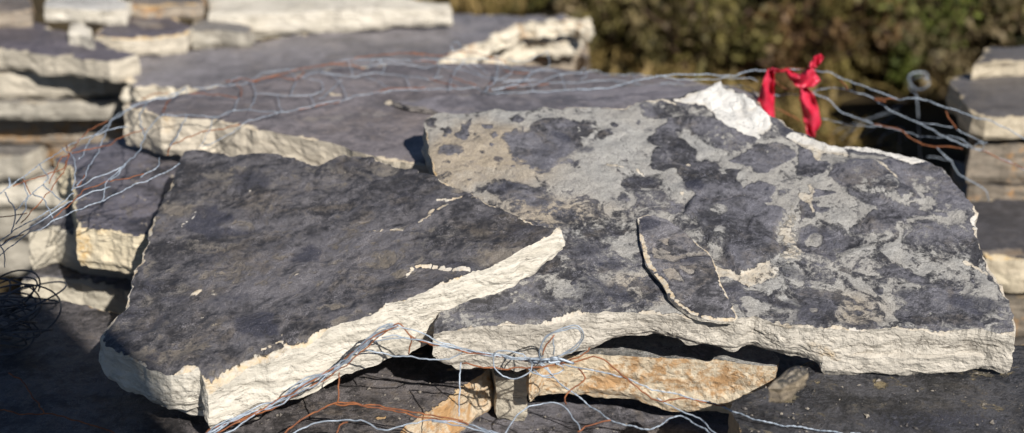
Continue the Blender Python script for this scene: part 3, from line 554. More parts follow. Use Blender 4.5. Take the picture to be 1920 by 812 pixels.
bslab([(-120, 222), (60, 222), (150, 224), (230, 228), (330, 225), (330, 190), (-120, 190)], 0.295, 0.045, mb4, 'rust tinged slab under the long thin slab at the left', 107)
bslab([(-120, 292), (0, 290), (40, 292), (80, 278), (96, 262), (80, 246), (30, 236), (-120, 236)], 0.245, 0.045, mb5, 'blunt grey block at far left below the rust tinged slab', 108)
bslab([(84, 262), (110, 272), (220, 276), (300, 270), (300, 240), (90, 245)], 0.25, 0.04, mb4, 'rusty slab end beside the blunt grey block', 109)
bslab([(-120, 336), (0, 336), (80, 336), (130, 342), (300, 330), (300, 290), (-120, 290)], 0.195, 0.05, mb3, 'cream slab at far left under the blunt grey block', 110)
bslab([(-120, 392), (0, 390), (70, 392), (130, 398), (300, 390), (300, 350), (-120, 350)], 0.135, 0.055, mb5, 'dull grey slab at far left, second from the ground', 111)
bslab([(-120, 448), (0, 446), (60, 448), (130, 450), (300, 440), (300, 400), (-120, 400)], 0.072, 0.07, mb5, 'dull grey slab at far left, lowest of the rear stack', 112)
bslab([(560, 260), (1060, 190), (1080, 150), (560, 190)], 0.26, 0.12, mb4, 'thick brown slab deep in the rear stack', 113)
bslab([(560, 330), (1060, 260), (1080, 200), (560, 240)], 0.13, 0.13, mb4, 'thick brown slab at the foot of the rear stack', 114)
bslab([(178, 68), (230, 74), (300, 70), (352, 64), (356, 50), (330, 30), (260, 26), (200, 40)], 0.432, 0.032, mb1, 'small grey slab with cream edge and rusty top behind the purple slab', 115, base=(0.1, 0, 0.9, 0),
      paint=[('e', 'b', 1, 0.6, 270, 45, 60, 10), ('e', 'r', 0.6, 0.6, 270, 45, 50, 8)])
bslab([(124, 60), (150, 62), (172, 70), (168, 52), (150, 40), (132, 46)], (0.452, 0, 0), 0.03, mb3, 'small white stone chunk on the purple slab at upper left', 116, res=0.008, base=(1, 0, 0, 1))
bslab([(358, 58), (400, 56), (470, 62), (476, 44), (420, 34), (360, 36)], 0.425, 0.03, mb5, 'short cream edged slab behind the left end of the broad purple slab', 117)
bslab([(82, 14), (160, 18), (236, 16), (244, 2), (180, -25), (90, -25)], 0.462, 0.026, mb3, 'long cream slab at the top left corner of the rear stack', 118)
bslab([(240, 8), (300, 10), (378, 4), (384, -20), (250, -22)], 0.455, 0.028, mb4, 'rusty brown slab right of the cream one at top left', 119, base=(0.3, 0, 1, 0))
bslab([(-60, 26), (10, 20), (58, 16), (60, 0), (20, -20), (-60, -20)], 0.462, 0.03, mb4, 'brown ended slab in the upper left corner', 120)
bslab([(392, 24), (440, 28), (560, 24), (700, 18), (800, 14), (846, 12), (842, 4), (700, -12), (560, -20), (392, -20)], 0.438, 0.034, mb3, 'large whitish slab along the top of the rear stack', 121, base=(0.6, 0, 0, 0.7))
bslab([(474, 50), (540, 48), (640, 44), (700, 38), (690, 20), (480, 30)], 0.414, 0.022, mb3, 'thin whitish slab below the large whitish one', 122, base=(0.5, 0, 0, 0.5))

# ------------------------------------------------------------------ the stack on the right
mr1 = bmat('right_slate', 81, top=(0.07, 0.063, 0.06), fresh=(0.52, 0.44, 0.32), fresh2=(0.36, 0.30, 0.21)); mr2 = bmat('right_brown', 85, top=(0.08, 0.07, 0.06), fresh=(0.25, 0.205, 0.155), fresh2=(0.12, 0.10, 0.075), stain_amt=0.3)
bslab([(1826, 118), (1880, 112), (2060, 112), (2060, 80), (1850, 84)], 0.447, 0.03, mr1, 'cream slab, topmost of the stack at right edge', 131)
bslab([(1822, 212), (1850, 218), (1930, 216), (2080, 214), (2080, 130), (1840, 132), (1790, 142), (1778, 160), (1800, 176)], 0.42, 0.038, mr1, 'dark topped slab with cream edge near the top of the right stack', 132)
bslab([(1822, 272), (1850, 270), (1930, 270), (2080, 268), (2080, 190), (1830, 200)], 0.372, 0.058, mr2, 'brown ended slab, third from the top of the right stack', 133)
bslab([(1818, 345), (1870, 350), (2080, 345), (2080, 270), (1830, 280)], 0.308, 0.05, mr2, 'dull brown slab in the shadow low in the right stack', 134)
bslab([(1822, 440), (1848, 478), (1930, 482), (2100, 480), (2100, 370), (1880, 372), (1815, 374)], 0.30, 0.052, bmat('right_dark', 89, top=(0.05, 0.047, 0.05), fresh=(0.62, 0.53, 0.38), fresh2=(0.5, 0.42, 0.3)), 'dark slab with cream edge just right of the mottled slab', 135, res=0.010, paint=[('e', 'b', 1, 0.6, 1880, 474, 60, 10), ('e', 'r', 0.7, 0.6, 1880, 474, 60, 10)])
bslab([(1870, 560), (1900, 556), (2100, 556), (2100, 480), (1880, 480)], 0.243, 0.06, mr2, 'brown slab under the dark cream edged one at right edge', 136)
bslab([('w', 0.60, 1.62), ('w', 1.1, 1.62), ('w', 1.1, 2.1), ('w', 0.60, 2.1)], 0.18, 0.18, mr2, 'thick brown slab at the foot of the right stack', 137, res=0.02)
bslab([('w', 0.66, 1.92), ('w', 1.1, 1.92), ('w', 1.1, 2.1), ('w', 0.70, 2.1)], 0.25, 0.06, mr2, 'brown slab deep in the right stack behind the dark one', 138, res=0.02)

# unseen stack added past the right edge to shade the gap behind the netting
for k in range(4):
    bslab([('w', 1.04 + 0.02 * (k % 2), 2.16), ('w', 1.60, 2.12 + 0.03 * k), ('w', 1.62, 2.62), ('w', 1.06, 2.60 - 0.02 * k)], 0.128 * (k + 1), 0.125, mr2,
          ['thick brown slab at the foot of the stack past the right edge', 'thick brown slab second from the ground past the right edge', 'thick brown slab in the middle of the stack past the right edge', 'thick brown slab on top of the stack past the right edge'][k], 150 + k, res=0.03)

# loose grit and splinters caught on the lower slabs
rg = np.random.RandomState(9); V, F = [], []
mGrit = simple('stone_grit', (0.30, 0.26, 0.21), 0.9, col2=(0.10, 0.09, 0.085), scale=45, spec=0.2)
BVg = BVHTree.FromPolygons([tuple(v) for v in np.vstack(STONES_V)], STONES_F)
for _ in range(420):
    px, py = rg.choice([rg.uniform(360, 900), rg.uniform(900, 1400), rg.uniform(1400, 1920), rg.uniform(140, 330)]), rg.uniform(690, 812)
    if px < 335: py = rg.uniform(310, 425)
    r_ = ray(px, py); h_ = BVg.ray_cast(Vector(CAM), Vector(r_ / np.linalg.norm(r_)))
    if h_[0] is None or h_[1].z < 0.8: continue
    sz = 0.0008 + 0.0032 * rg.beta(0.7, 3.0); o_ = np.array([(1, 0, 0), (-1, 0, 0), (0, 1, 0), (0, -1, 0), (0, 0, 0.6), (0, 0, -0.6)]) * sz * rg.uniform(0.6, 1.6, (6, 1)); an = rg.uniform(0, 6.28)
    o_ = np.column_stack([o_[:, 0] * math.cos(an) - 0.6 * o_[:, 1] * math.sin(an), o_[:, 0] * math.sin(an) + 0.6 * o_[:, 1] * math.cos(an), o_[:, 2]]) + np.array(h_[0]) + np.array([0, 0, sz * 0.4])
    k = len(V); V += list(o_); F += [tuple(k + i for i in f) for f in ((0, 2, 4), (2, 1, 4), (1, 3, 4), (3, 0, 4), (2, 0, 5), (1, 2, 5), (3, 1, 5), (0, 3, 5))]
o = mesh_obj('stone_grit', V, F, mGrit, smooth=False); tag(o, 'loose grit and tiny stone splinters on the lower slabs', 'grit'); o['kind'] = 'stuff'

# ------------------------------------------------------------------ wire
BV = BVHTree.FromPolygons([tuple(v) for v in np.vstack(STONES_V)], STONES_F)
def on_stone(px, py, lift):
    r = ray(px, py); r = r / np.linalg.norm(r)
    h = BV.ray_cast(Vector(CAM), Vector(r))
    if h[0] is None: return None
    return np.array(h[0]) - r * lift
def wire_path(pts, lift=0.012):
    out = []
    for p in pts:
        if len(p) == 3: out.append(atY(*p))
        else:
            h = on_stone(p[0], p[1], lift); out.append(h)
    ys = [None if o is None else o[1] for o in out]
    for i in range(len(out)):
        if ys[i] is None:
            nb = [ys[j] for j in (i - 1, i + 1, i - 2, i + 2) if 0 <= j < len(ys) and ys[j] is not None]
            ys[i] = nb[0] if nb else 1.8
    sm = list(ys)
    for _ in range(1):
        sm = [sm[i] if len(pts[i]) == 3 else min(sm[i], (sm[max(0, i - 1)] + sm[i] + sm[min(len(sm) - 1, i + 1)]) / 3) for i in range(len(sm))]
    return np.array([atY(p[0], p[1], y) for p, y in zip(pts, sm)])
def catmull(P, n=6):
    if len(P) < 3:
        return np.array([P[0] + (P[1] - P[0]) * t for t in np.linspace(0, 1, n + 1)])
    Q = np.vstack([2 * P[0] - P[1], P, 2 * P[-1] - P[-2]]); o = []
    for i in range(1, len(Q) - 2):
        for t in np.linspace(0, 1, n, endpoint=False):
            a, b, c, d = Q[i - 1], Q[i], Q[i + 1], Q[i + 2]
            o.append(0.5 * (2 * b + (c - a) * t + (2 * a - 5 * b + 4 * c - d) * t * t + (3 * b - a - 3 * c + d) * t ** 3))
    o.append(P[-1]); return np.array(o)
def tube(P, rad, k=6):
    V, F = [], []; n = len(P)
    T = np.gradient(P, axis=0); T /= np.linalg.norm(T, axis=1)[:, None] + 1e-9
    up = np.array([0.0, 0.3, 1.0])
    for i in range(n):
        s = np.cross(T[i], up); s /= np.linalg.norm(s) + 1e-9; u = np.cross(s, T[i])
        for j in range(k):
            a = 2 * math.pi * j / k; V.append(P[i] + rad * (math.cos(a) * s + math.sin(a) * u))
    for i in range(n - 1):
        for j in range(k):
            F.append((i * k + j, i * k + (j + 1) % k, (i + 1) * k + (j + 1) % k, (i + 1) * k + j))
    F.append(tuple(reversed(range(k)))); F.append(tuple(range((n - 1) * k, n * k)))
    return V, F
def resample(P, step):
    d = np.concatenate([[0], np.cumsum(np.linalg.norm(np.diff(P, axis=0), axis=1))]); n = max(2, int(d[-1] / step) + 1)
    s = np.linspace(0, d[-1], n); return np.column_stack([np.interp(s, d, P[:, k]) for k in range(3)])
def kink(P, amp, seed):
    return P + amp * np.column_stack([fbm(P * 60 + seed * 7.7 + 31 * k, 3) for k in range(3)])
def strand(parent, pts, mat, rad=0.0008, lift=0.012, twist=False, amp=0.0021, seed=0, name='wire_strand'):
    rad *= 0.62 if twist else 0.85; P = resample(catmull(wire_path(pts, lift)), 0.0035); P = kink(P, amp, seed)
    if twist:
        P = resample(P, 0.0018); T = np.gradient(P, axis=0); T /= np.linalg.norm(T, axis=1)[:, None]
        s = np.cross(T, np.array([0, 0.3, 1.0])); s /= np.linalg.norm(s, axis=1)[:, None]; u = np.cross(s, T)
        ph = np.arange(len(P)) * 0.0018 / 0.011 * 2 * math.pi
        V, F = [], []
        for q in (0, math.pi):
            v, f = tube(P + rad * 0.95 * (np.cos(ph + q)[:, None] * s + np.sin(ph + q)[:, None] * u), rad, 5)
            F += [tuple(i + len(V) for i in g) for g in f]; V += v
    else:
        V, F = tube(P, rad, 6)
    return mesh_obj(name, V, F, mat, parent)
GALV = simple('galvanised_wire', (0.24, 0.28, 0.33), 0.5, 0.3, col2=(0.42, 0.47, 0.53), scale=90)
RUSTW = simple('rusty_wire', (0.30, 0.105, 0.035), 0.8, 0.0, col2=(0.16, 0.055, 0.025), scale=120)
DARKW = simple('dark_wire', (0.06, 0.06, 0.065), 0.5, 0.3, col2=(0.1, 0.1, 0.11))
net = empty('wire_netting', (0.0, 1.7, 0.475)); tag(net, 'galvanised and rusty wire netting draped over the purplish slab and down the left side', 'wire netting')
Yn = lambda y0, y1, Y0, Y1: (lambda y: Y0 + (Y1 - Y0) * (y - y0) / (y1 - y0))
YL = lambda y: float(np.interp(y, [160, 220, 300, 400, 480], [1.78, 1.66, 1.50, 1.40, 1.36]))
def air(pts, f): return [(x, y, f(y)) for x, y in pts]
left_galv = [
    ([(-30, 376), (0, 363), (18, 348), (44, 334), (74, 310), (118, 279), (150, 262), (168, 256)], True), ([(348, 168), (319, 183), (284, 187), (251, 199), (228, 214), (207, 230), (195, 257), (183, 286), (168, 310), (160, 328), (145, 348)], False),
    ([(303, 217), (281, 236), (272, 254), (260, 283), (236, 307), (207, 322), (177, 334), (148, 351), (136, 357)], False),
    ([(337, 307), (296, 331), (251, 348), (207, 369), (163, 387), (133, 400), (100, 416), (76, 430), (43, 446), (0, 480), (-30, 500)], True),
    ([(140, 362), (113, 380), (83, 400), (50, 420), (20, 436), (0, 453), (-20, 470)], True), ([(83, 345), (59, 363), (28, 393)], True), ([(301, 295), (296, 310), (287, 319), (262, 332)], True),
    ([(236, 307), (222, 325), (210, 338)], False), ([(18, 350), (20, 330), (16, 352)], False), ([(112, 376), (100, 362), (83, 346)], False), ([(0, 462), (60, 425), (110, 392), (140, 372), (207, 350)], False), ([(10, 500), (4, 470), (-5, 450)], False),
    ([(168, 256), (207, 245), (236, 238)], False)]
left_galv += [(p, False) for p in ([(275, 190), (262, 222), (272, 254)], [(205, 232), (170, 262), (150, 300)], [(236, 307), (200, 345), (190, 378)], [(100, 416), (85, 380), (60, 363)], [(44, 334), (50, 380), (30, 420)], [(350, 217), (335, 250), (318, 276)], [(118, 279), (140, 300), (136, 357)], [(74, 310), (90, 330), (83, 345)], [(20, 436), (28, 400), (10, 360)])]
for i, (p, tw) in enumerate(left_galv): strand(net, air(p, YL), GALV, 0.0006 if tw else 0.0008, twist=tw, seed=i)
left_rust = [[(204, 226), (165, 246), (148, 266), (130, 286), (124, 310), (120, 319), (97, 351), (80, 372), (59, 399), (40, 420)], [(275, 241), (236, 255), (189, 277), (150, 283), (124, 292), (110, 305), (92, 345)], [(204, 341), (236, 334), (273, 325)],
    [(100, 410), (139, 375), (154, 360), (177, 348), (204, 341)], [(121, 316), (92, 326), (59, 337), (24, 350)], [(-20, 409), (0, 406), (53, 400)], [(123, 274), (128, 286), (121, 316)], [(160, 328), (150, 345), (143, 352)], [(0, 460), (20, 444), (44, 440)], [(45, 336), (50, 352), (57, 363)]]
for i, p in enumerate(left_rust): strand(net, air(p, YL), RUSTW, 0.0007, seed=20 + i)
top_galv = [
    ([(200, 235), (227, 211), (253, 198), (289, 186), (318, 180), (348, 167)], True, 0.02), ([(303, 217), (348, 216), (404, 219), (436, 207), (466, 207), (510, 211), (534, 211), (569, 202), (605, 193), (641, 187), (681, 178), (735, 171), (790, 167), (844, 167), (893, 164), (903, 171), (925, 174), (952, 174), (1033, 171), (1100, 166)], True, 0.03),
    ([(522, 211), (466, 229), (436, 247), (407, 264), (380, 276)], True, 0.02), ([(448, 182), (442, 196), (436, 208), (404, 220), (392, 244), (377, 273)], False, 0.02), ([(365, 167), (407, 161), (445, 159), (470, 150), (495, 137), (540, 130), (569, 127)], False, 0.02),
    ([(566, 145), (593, 136), (640, 139)], False, 0.02), ([(569, 146), (596, 152), (606, 164), (599, 174), (555, 179), (510, 177), (475, 176)], False, 0.02),
    ([(600, 137), (654, 143), (681, 141), (714, 139), (762, 143), (800, 149), (830, 144)], False, 0.02), ([(684, 125), (714, 120), (762, 121), (795, 126), (830, 124), (871, 133), (903, 143), (939, 149), (979, 149), (1006, 133), (1028, 122), (1025, 97)], False, 0.03),
    ([(600, 124), (654, 113), (708, 111), (762, 114), (817, 111), (871, 113), (925, 111), (947, 125), (979, 132), (1020, 132), (1047, 133), (1060, 139), (1085, 136), (1120, 133), (1137, 138), (1186, 140), (1223, 144)], True, 0.03),
    ([(920, 168), (952, 163), (1001, 159), (1033, 144), (1060, 139)], True, 0.03), ([(939, 155), (1000, 150), (1033, 155), (1074, 156), (1120, 151), (1149, 150), (1211, 159), (1253, 156), (1297, 159), (1346, 161), (1395, 161), (1415, 171), (1425, 178)], True, 0.025),
    ([(865, 117), (887, 130), (906, 144)], False, 0.03), ([(880, 118), (900, 127), (916, 138)], False, 0.03), ([(928, 103), (930, 128), (928, 147), (914, 168)], False, 0.03), ([(934, 104), (936, 128), (930, 150), (908, 170)], False, 0.035), ([(952, 111), (979, 117), (1006, 106), (1027, 95)], False, 0.03),
    ([(714, 139), (720, 125), (708, 112)], False, 0.02), ([(820, 112), (824, 128), (818, 146)], False, 0.02), ([(685, 143), (710, 155), (732, 168)], False, 0.02), ([(640, 150), (620, 172), (600, 186)], False, 0.01), ([(948, 125), (960, 134), (940, 148), (925, 152)], False, 0.03),
    ([(1000, 132), (985, 148), (960, 160), (925, 172)], False, 0.03), ([(1085, 136), (1095, 128), (1100, 142), (1088, 150)], False, 0.03), ([(846, 84), (858, 78), (862, 90), (852, 97), (845, 88)], False, 0.05), ([(430, 158), (445, 145), (460, 147)], True, 0.02), ([(320, 178), (345, 168), (350, 165), (348, 172)], True, 0.02)]
top_galv += [(p, False, 0.02) for p in ([(470, 150), (480, 176), (466, 207)], [(520, 180), (528, 210)], [(620, 138), (640, 160), (650, 186)], [(760, 143), (770, 168)], [(990, 150), (1000, 172)], [(1050, 137), (1060, 167)], [(1150, 150), (1165, 160)], [(540, 130), (555, 148), (545, 178)], [(654, 113), (662, 142)], [(871, 113), (850, 140), (844, 167)], [(1186, 140), (1200, 158)], [(700, 112), (690, 128)], [(580, 178), (590, 197)])]
for i, (p, tw, lf) in enumerate(top_galv): strand(net, [(x, y, min(1.86, YP)) for (x, y), YP in ((c, hit(c[0], max(c[1], 126), PL_P)[1] - lf) for c in p)], GALV, 0.00055 if tw else 0.0006, twist=tw, seed=40 + i)
top_rust = [[(265, 185), (289, 176), (318, 176)], [(354, 177), (392, 177), (442, 182)], [(422, 153), (451, 148), (472, 152), (510, 142), (540, 135), (575, 127), (640, 118), (681, 106), (735, 101), (790, 102), (830, 103), (857, 98), (893, 99), (920, 107), (950, 118)], [(470, 154), (513, 143), (555, 148), (572, 134)], [(321, 185), (312, 198), (306, 211)], [(451, 233), (407, 242), (389, 245), (357, 255), (318, 276), (315, 291)],
    [(803, 147), (830, 155), (857, 163)], [(844, 144), (871, 153), (893, 160)], [(600, 122), (640, 122), (684, 127)], [(945, 132), (975, 137), (995, 136)], [(760, 101), (775, 98), (795, 104)], [(925, 150), (918, 160), (920, 172)], [(560, 204), (590, 200), (640, 190)], [(700, 173), (740, 166), (800, 165)], [(443, 157), (452, 168), (450, 182)], [(935, 166), (980, 160), (1030, 158)], [(770, 114), (800, 114), (820, 118)]]
for i, p in enumerate(top_rust): strand(net, [(x, y, min(1.86, hit(x, max(y, 126), PL_P)[1] - 0.02)) for x, y in p], RUSTW, 0.00075, seed=80 + i)
# the net runs on to the right, hung in the air towards the right stack
YR = lambda x: float(np.interp(x, [1100, 1300, 1450, 1550, 1700, 1920], [1.70, 1.72, 1.76, 1.74, 1.70, 1.66]))
right_galv = [([(1080, 167), (1149, 165), (1174, 156), (1211, 146), (1248, 142), (1309, 139), (1346, 142), (1376, 140), (1408, 133), (1445, 132), (1494, 130), (1533, 131), (1581, 147), (1630, 165), (1683, 186), (1711, 183), (1760, 196), (1825, 218), (1886, 240), (1925, 262), (1990, 300)], True, 0),
    ([(1425, 178), (1470, 178), (1500, 175), (1524, 175), (1553, 188), (1581, 212), (1622, 226), (1654, 238)], True, 0.01), ([(1524, 175), (1549, 165), (1581, 167), (1622, 179), (1654, 194), (1675, 210), (1724, 230), (1764, 253), (1817, 275), (1866, 293), (1920, 316), (1980, 340)], True, 0.01),
    ([(1541, 222), (1581, 232), (1654, 238), (1728, 255), (1793, 259), (1825, 277)], False, 0.02), ([(1756, 277), (1785, 305), (1809, 334), (1846, 354), (1856, 375)], True, 0.01), ([(1793, 242), (1820, 256), (1850, 271)], False, 0), ([(1736, 293), (1785, 301), (1846, 326), (1898, 334)], False, 0.2), ([(1724, 230), (1760, 234), (1793, 242)], False, 0.0), ([(1575, 262), (1610, 235), (1660, 210), (1700, 190)], False, 0.45), ([(1590, 268), (1630, 245), (1680, 215)], False, 0.45), ([(1560, 250), (1600, 232), (1690, 205)], False, 0.4), ([(1650, 275), (1655, 255), (1690, 240), (1700, 262)], False, 0.4), ([(1685, 288), (1688, 240)], False, 0.4), ([(1230, 142), (1300, 150), (1380, 146), (1420, 152)], False, 0), ([(1825, 277), (1836, 268), (1846, 274), (1840, 284), (1826, 280)], False, 0)]
for i, (p, tw, dy) in enumerate(right_galv): strand(net, [(x, y, YR(x) + dy) for x, y in p], GALV, 0.00075 if tw else 0.0006, twist=tw, seed=110 + i)
right_rust = [[(1638, 234), (1683, 242), (1711, 261), (1744, 273), (1805, 277)], [(1772, 208), (1789, 232), (1793, 242)], [(1660, 190), (1640, 183), (1683, 187)], [(1450, 200), (1480, 215), (1500, 230)], [(1575, 150), (1588, 160), (1590, 168)], [(1840, 283), (1880, 300), (1920, 315)], [(1450, 150), (1470, 165), (1500, 172)], [(1455, 131), (1480, 128), (1520, 130)]]
for i, p in enumerate(right_rust): strand(net, [(x, y, YR(x)) for x, y in p], RUSTW, 0.0009, seed=140 + i)

tie = empty('wire_tie', (0.03, 1.16, 0.40)); tag(tie, 'loose bundle of galvanised and rusty wire knotted in front of the big slabs', 'wire')
YF = lambda y: float(np.interp(y, [600, 680, 760, 812, 860], [1.165, 1.165, 1.145, 1.115, 1.08]))
bundle = [(360, 836), (400, 812), (458, 781), (517, 755), (575, 720), (633, 688), (677, 653), (715, 621), (744, 606)]
for k in range(7):
    rnd = random.Random(k); j = [(x + rnd.uniform(-6, 6), y + rnd.uniform(-6, 6) + 2 * (k - 3)) for x, y in bundle]
    if k < 5: j = j[:-1] + [(742 + 2 * k, 608 + k)]
    strand(tie, air(j, YF), RUSTW if k in (2, 6) else GALV, 0.0008, seed=160 + k)
front_galv = [[(715, 631), (765, 635), (808, 643), (837, 650), (896, 660), (960, 669), (1000, 676), (1040, 676)], [(744, 606), (775, 618), (808, 632), (850, 648), (900, 661), (960, 672), (1010, 678)], [(700, 640), (760, 634), (837, 652), (920, 666), (1000, 672), (1030, 680)], [(686, 656), (735, 666), (794, 673), (837, 675), (872, 659)], [(865, 682), (861, 743), (859, 781)],
    [(546, 815), (581, 796), (633, 789), (677, 790), (721, 806), (765, 794), (808, 789), (867, 794), (925, 810), (960, 822)], [(1000, 672), (1019, 667), (1016, 649), (1031, 627), (1062, 613), (1087, 614), (1094, 630), (1078, 652), (1050, 667), (1031, 671), (1010, 676)], [(1012, 676), (1014, 650), (1028, 630), (1060, 617), (1084, 617), (1090, 631), (1074, 652), (1046, 668)],
    [(994, 680), (978, 664), (945, 656), (929, 660), (925, 677), (928, 689), (941, 705), (969, 710), (991, 699), (1000, 682)], [(1020, 678), (1069, 686), (1119, 696), (1166, 708), (1212, 727), (1259, 736), (1306, 749), (1353, 761), (1400, 780), (1447, 796), (1500, 803), (1640, 818)], [(1010, 676), (1019, 683), (1041, 708), (1072, 736), (1103, 761), (1144, 786), (1181, 799), (1219, 805), (1259, 782), (1281, 780), (1319, 805), (1335, 820)],
    [(1230, 742), (1253, 758), (1291, 774), (1322, 793), (1344, 816)], [(945, 818), (969, 780), (1003, 761), (1050, 757), (1075, 783), (1088, 810)], [(1010, 680), (1040, 706), (1020, 706), (1000, 695)], [(1030, 676), (1060, 690), (1030, 704), (1000, 700), (988, 690)], [(900, 800), (940, 818)], [(1037, 665), (1036, 628)], [(810, 790), (870, 800), (940, 815)]]
tw_ids = {9, 10}
for i, p in enumerate(front_galv): strand(tie, air(p, YF), GALV, 0.0008 if i not in tw_ids else 0.0007, twist=i in tw_ids, seed=180 + i)
front_rust = [[(732, 612), (747, 606), (762, 618), (770, 635), (766, 665)], [(767, 630), (808, 644), (867, 656), (930, 668), (1000, 678)], [(867, 682), (910, 689), (947, 691), (994, 689), (1044, 683), (1066, 677), (1100, 661), (1105, 652)], [(520, 820), (534, 812), (575, 781), (627, 756), (692, 759), (750, 767), (808, 778), (867, 790)], [(639, 697), (635, 725), (632, 755)], [(1017, 664), (1022, 646), (1041, 628)], [(1050, 680), (1066, 680), (1112, 671), (1137, 680), (1166, 702), (1212, 739), (1231, 752), (1275, 746), (1322, 753), (1360, 763)], [(1084, 692), (1097, 705), (1094, 717), (1069, 730), (1059, 746), (1061, 758)], [(1081, 811), (1100, 799), (1144, 788)], [(627, 757), (690, 762), (800, 782), (880, 796)], [(650, 792), (640, 800), (632, 815)]]
for i, p in enumerate(front_rust): strand(tie, air(p, YF), RUSTW, 0.0009, seed=210 + i)
kn = catmull(np.array([atY(1000 + 22 * math.cos(t * 2.1) + 6 * t, 676 + 6 * math.sin(t * 3.7), 1.163 + 0.006 * math.cos(t * 3.3)) for t in range(12)]), 6)
V, F = tube(kn, 0.0012); mesh_obj('knot', V, F, GALV, tie)
# dark coil of wire at the left, in the shade
coil_p = []
rnd = random.Random(5)
for t in np.linspace(0, 44 * math.pi, 760):
    wob = 0.5 + 0.5 * math.sin(t * 0.37)
    cx = -0.560 + 0.02 * math.sin(t * 0.21); cy = 1.365 + 0.025 * math.cos(t * 0.17)
    coil_p.append((cx + (0.030 + 0.022 * wob) * math.cos(t), cy + (0.022 + 0.012 * math.sin(t * 0.53)) * math.sin(t), 0.366 + 0.018 * math.sin(t * 0.83 + 1) + 0.012 * math.sin(t + 0.4 * t / 6)))
V, F = tube(np.array(coil_p), 0.0010)
o = mesh_obj('wire_coil', V, F, DARKW); tag(o, 'tangled coil of thin dark wire in the shade at the left edge', 'wire coil')
for k, p in enumerate([[(-20, 764), (40, 776), (90, 776), (150, 790), (210, 812), (230, 830)], [(80, 776), (60, 740), (40, 715), (15, 700)]]):
    o = strand(None, [(x, y, float(hit(x, y, (0.345, 0, 0))[1])) for x, y in p], RUSTW, 0.0009, seed=230 + k, name='loose_wire')
    tag(o, ['thin rusty wire lying across the shadowed slab at lower left', 'short bent wire end branching up in the lower left shadow'][k], 'wire')
# steel pigtail stake standing behind
stk = [atY(1726, 330, 2.0), atY(1725, 290, 2.0), atY(1722, 230, 2.0), atY(1718, 180, 2.0)] + [atY(1722 + (19 + 3 * math.sin(a * 1.3)) * math.cos(a), 163 + (14 + 3 * math.sin(a * 0.9 + 1)) * math.sin(a) - 1.5 * a, 2.06 + 0.02 * math.sin(a * 0.7)) for a in np.linspace(2.2, 2.2 + 11, 34)]
base_pt = stk[0].copy(); stk = [np.array([base_pt[0], base_pt[1], 0.0])] + stk
V, F = tube(resample(catmull(np.array(stk), 5), 0.006), 0.0010, 8)
o = mesh_obj('steel_stake', V, F, GALV); tag(o, 'grey steel stake with curled top standing in the gap before the right stack', 'stake')

# ------------------------------------------------------------------ red flagging ribbon
mR = bpy.data.materials.new('red_ribbon'); mR.use_nodes = True; nt = mR.node_tree; bs = nt.nodes['Principled BSDF']
tcr = N(nt, 'ShaderNodeTexCoord'); nr_ = noise_(nt, tcr.outputs['Object'], 70, 4, 0.6)
nt.links.new(mix_(nt, ramp_(nt, nr_, 0.3, 0.7), (0.70, 0.02, 0.06), (0.85, 0.07, 0.13)), bs.inputs['Base Color']); bs.inputs['Roughness'].default_value = 0.28
trn = N(nt, 'ShaderNodeBsdfTranslucent'); trn.inputs['Color'].default_value = (0.8, 0.03, 0.07, 1); mxs = N(nt, 'ShaderNodeMixShader'); mxs.inputs[0].default_value = 0.4
nt.links.new(bs.outputs[0], mxs.inputs[1]); nt.links.new(trn.outputs[0], mxs.inputs[2]); nt.links.new(mxs.outputs[0], nt.nodes['Material Output'].inputs['Surface'])
def ribbon(parent, name, pts, seed):
    """pts: (px, py, half-width px, Y, twist)"""
    A = np.array(pts, float); n = 26; t = np.linspace(0, len(A) - 1, n); A = np.column_stack([np.interp(t, range(len(A)), A[:, k]) for k in range(5)])
    cols = 9; V = []; rj = random.Random(seed)
    for i in range(n):
        for j in range(cols):
            s = j / (cols - 1) * 2 - 1; x, y, hw, Y, tw = A[i]
            i0, i1 = max(0, i - 1), min(n - 1, i + 1); dx, dy = A[i1, 0] - A[i0, 0], A[i1, 1] - A[i0, 1]; l = math.hypot(dx, dy) + 1e-6
            fold = 0.005 * math.sin(s * 3.4 + i * 0.22 + seed) + 0.005 * abs(math.sin(s * 1.9 + i * 0.42 + seed)) + 0.0006 * rj.uniform(-1, 1)
            V.append(atY(x + (-dy / l) * s * hw * math.cos(tw), y + (dx / l) * s * hw * math.cos(tw), Y + fold + s * math.sin(tw) * 0.008))
    V = np.array(V); m = len(V); d = np.array([0, -0.0004, 0.0002]); V2 = np.vstack([V, V - d]); F = []
    for i in range(n - 1):
        for j in range(cols - 1):
            q = (i * cols + j, i * cols + j + 1, (i + 1) * cols + j + 1, (i + 1) * cols + j); F.append(q); F.append(tuple(m + k for k in reversed(q)))
    ring = [j for j in range(cols)] + [i * cols + cols - 1 for i in range(1, n)] + [(n - 1) * cols + j for j in range(cols - 2, -1, -1)] + [i * cols for i in range(n - 2, 0, -1)]
    for a, b in zip(ring, ring[1:] + ring[:1]): F.append((a, m + a, m + b, b))
    return mesh_obj(name, V2, F, mR, parent)
rb = empty('red_ribbon', tuple(atY(1490, 132, 1.755))); tag(rb, 'bright red plastic flagging ribbon tied round the top wire of the netting', 'ribbon')
ribbon(rb, 'tail', [(1447, 130, 7, 1.748, 0.1), (1442, 150, 11, 1.742, 0.1), (1438, 175, 14, 1.744, -0.1), (1435, 205, 17, 1.746, 0.1), (1436, 228, 18, 1.75, 0.1)], 1)
ribbon(rb, 'tail', [(1506, 165, 7, 1.742, 0.2), (1512, 180, 14, 1.74, 0.0), (1519, 205, 16, 1.742, 0.1), (1524, 232, 16, 1.744, -0.2), (1520, 246, 9, 1.746, -0.3), (1522, 258, 7, 1.748, 0.1)], 2)
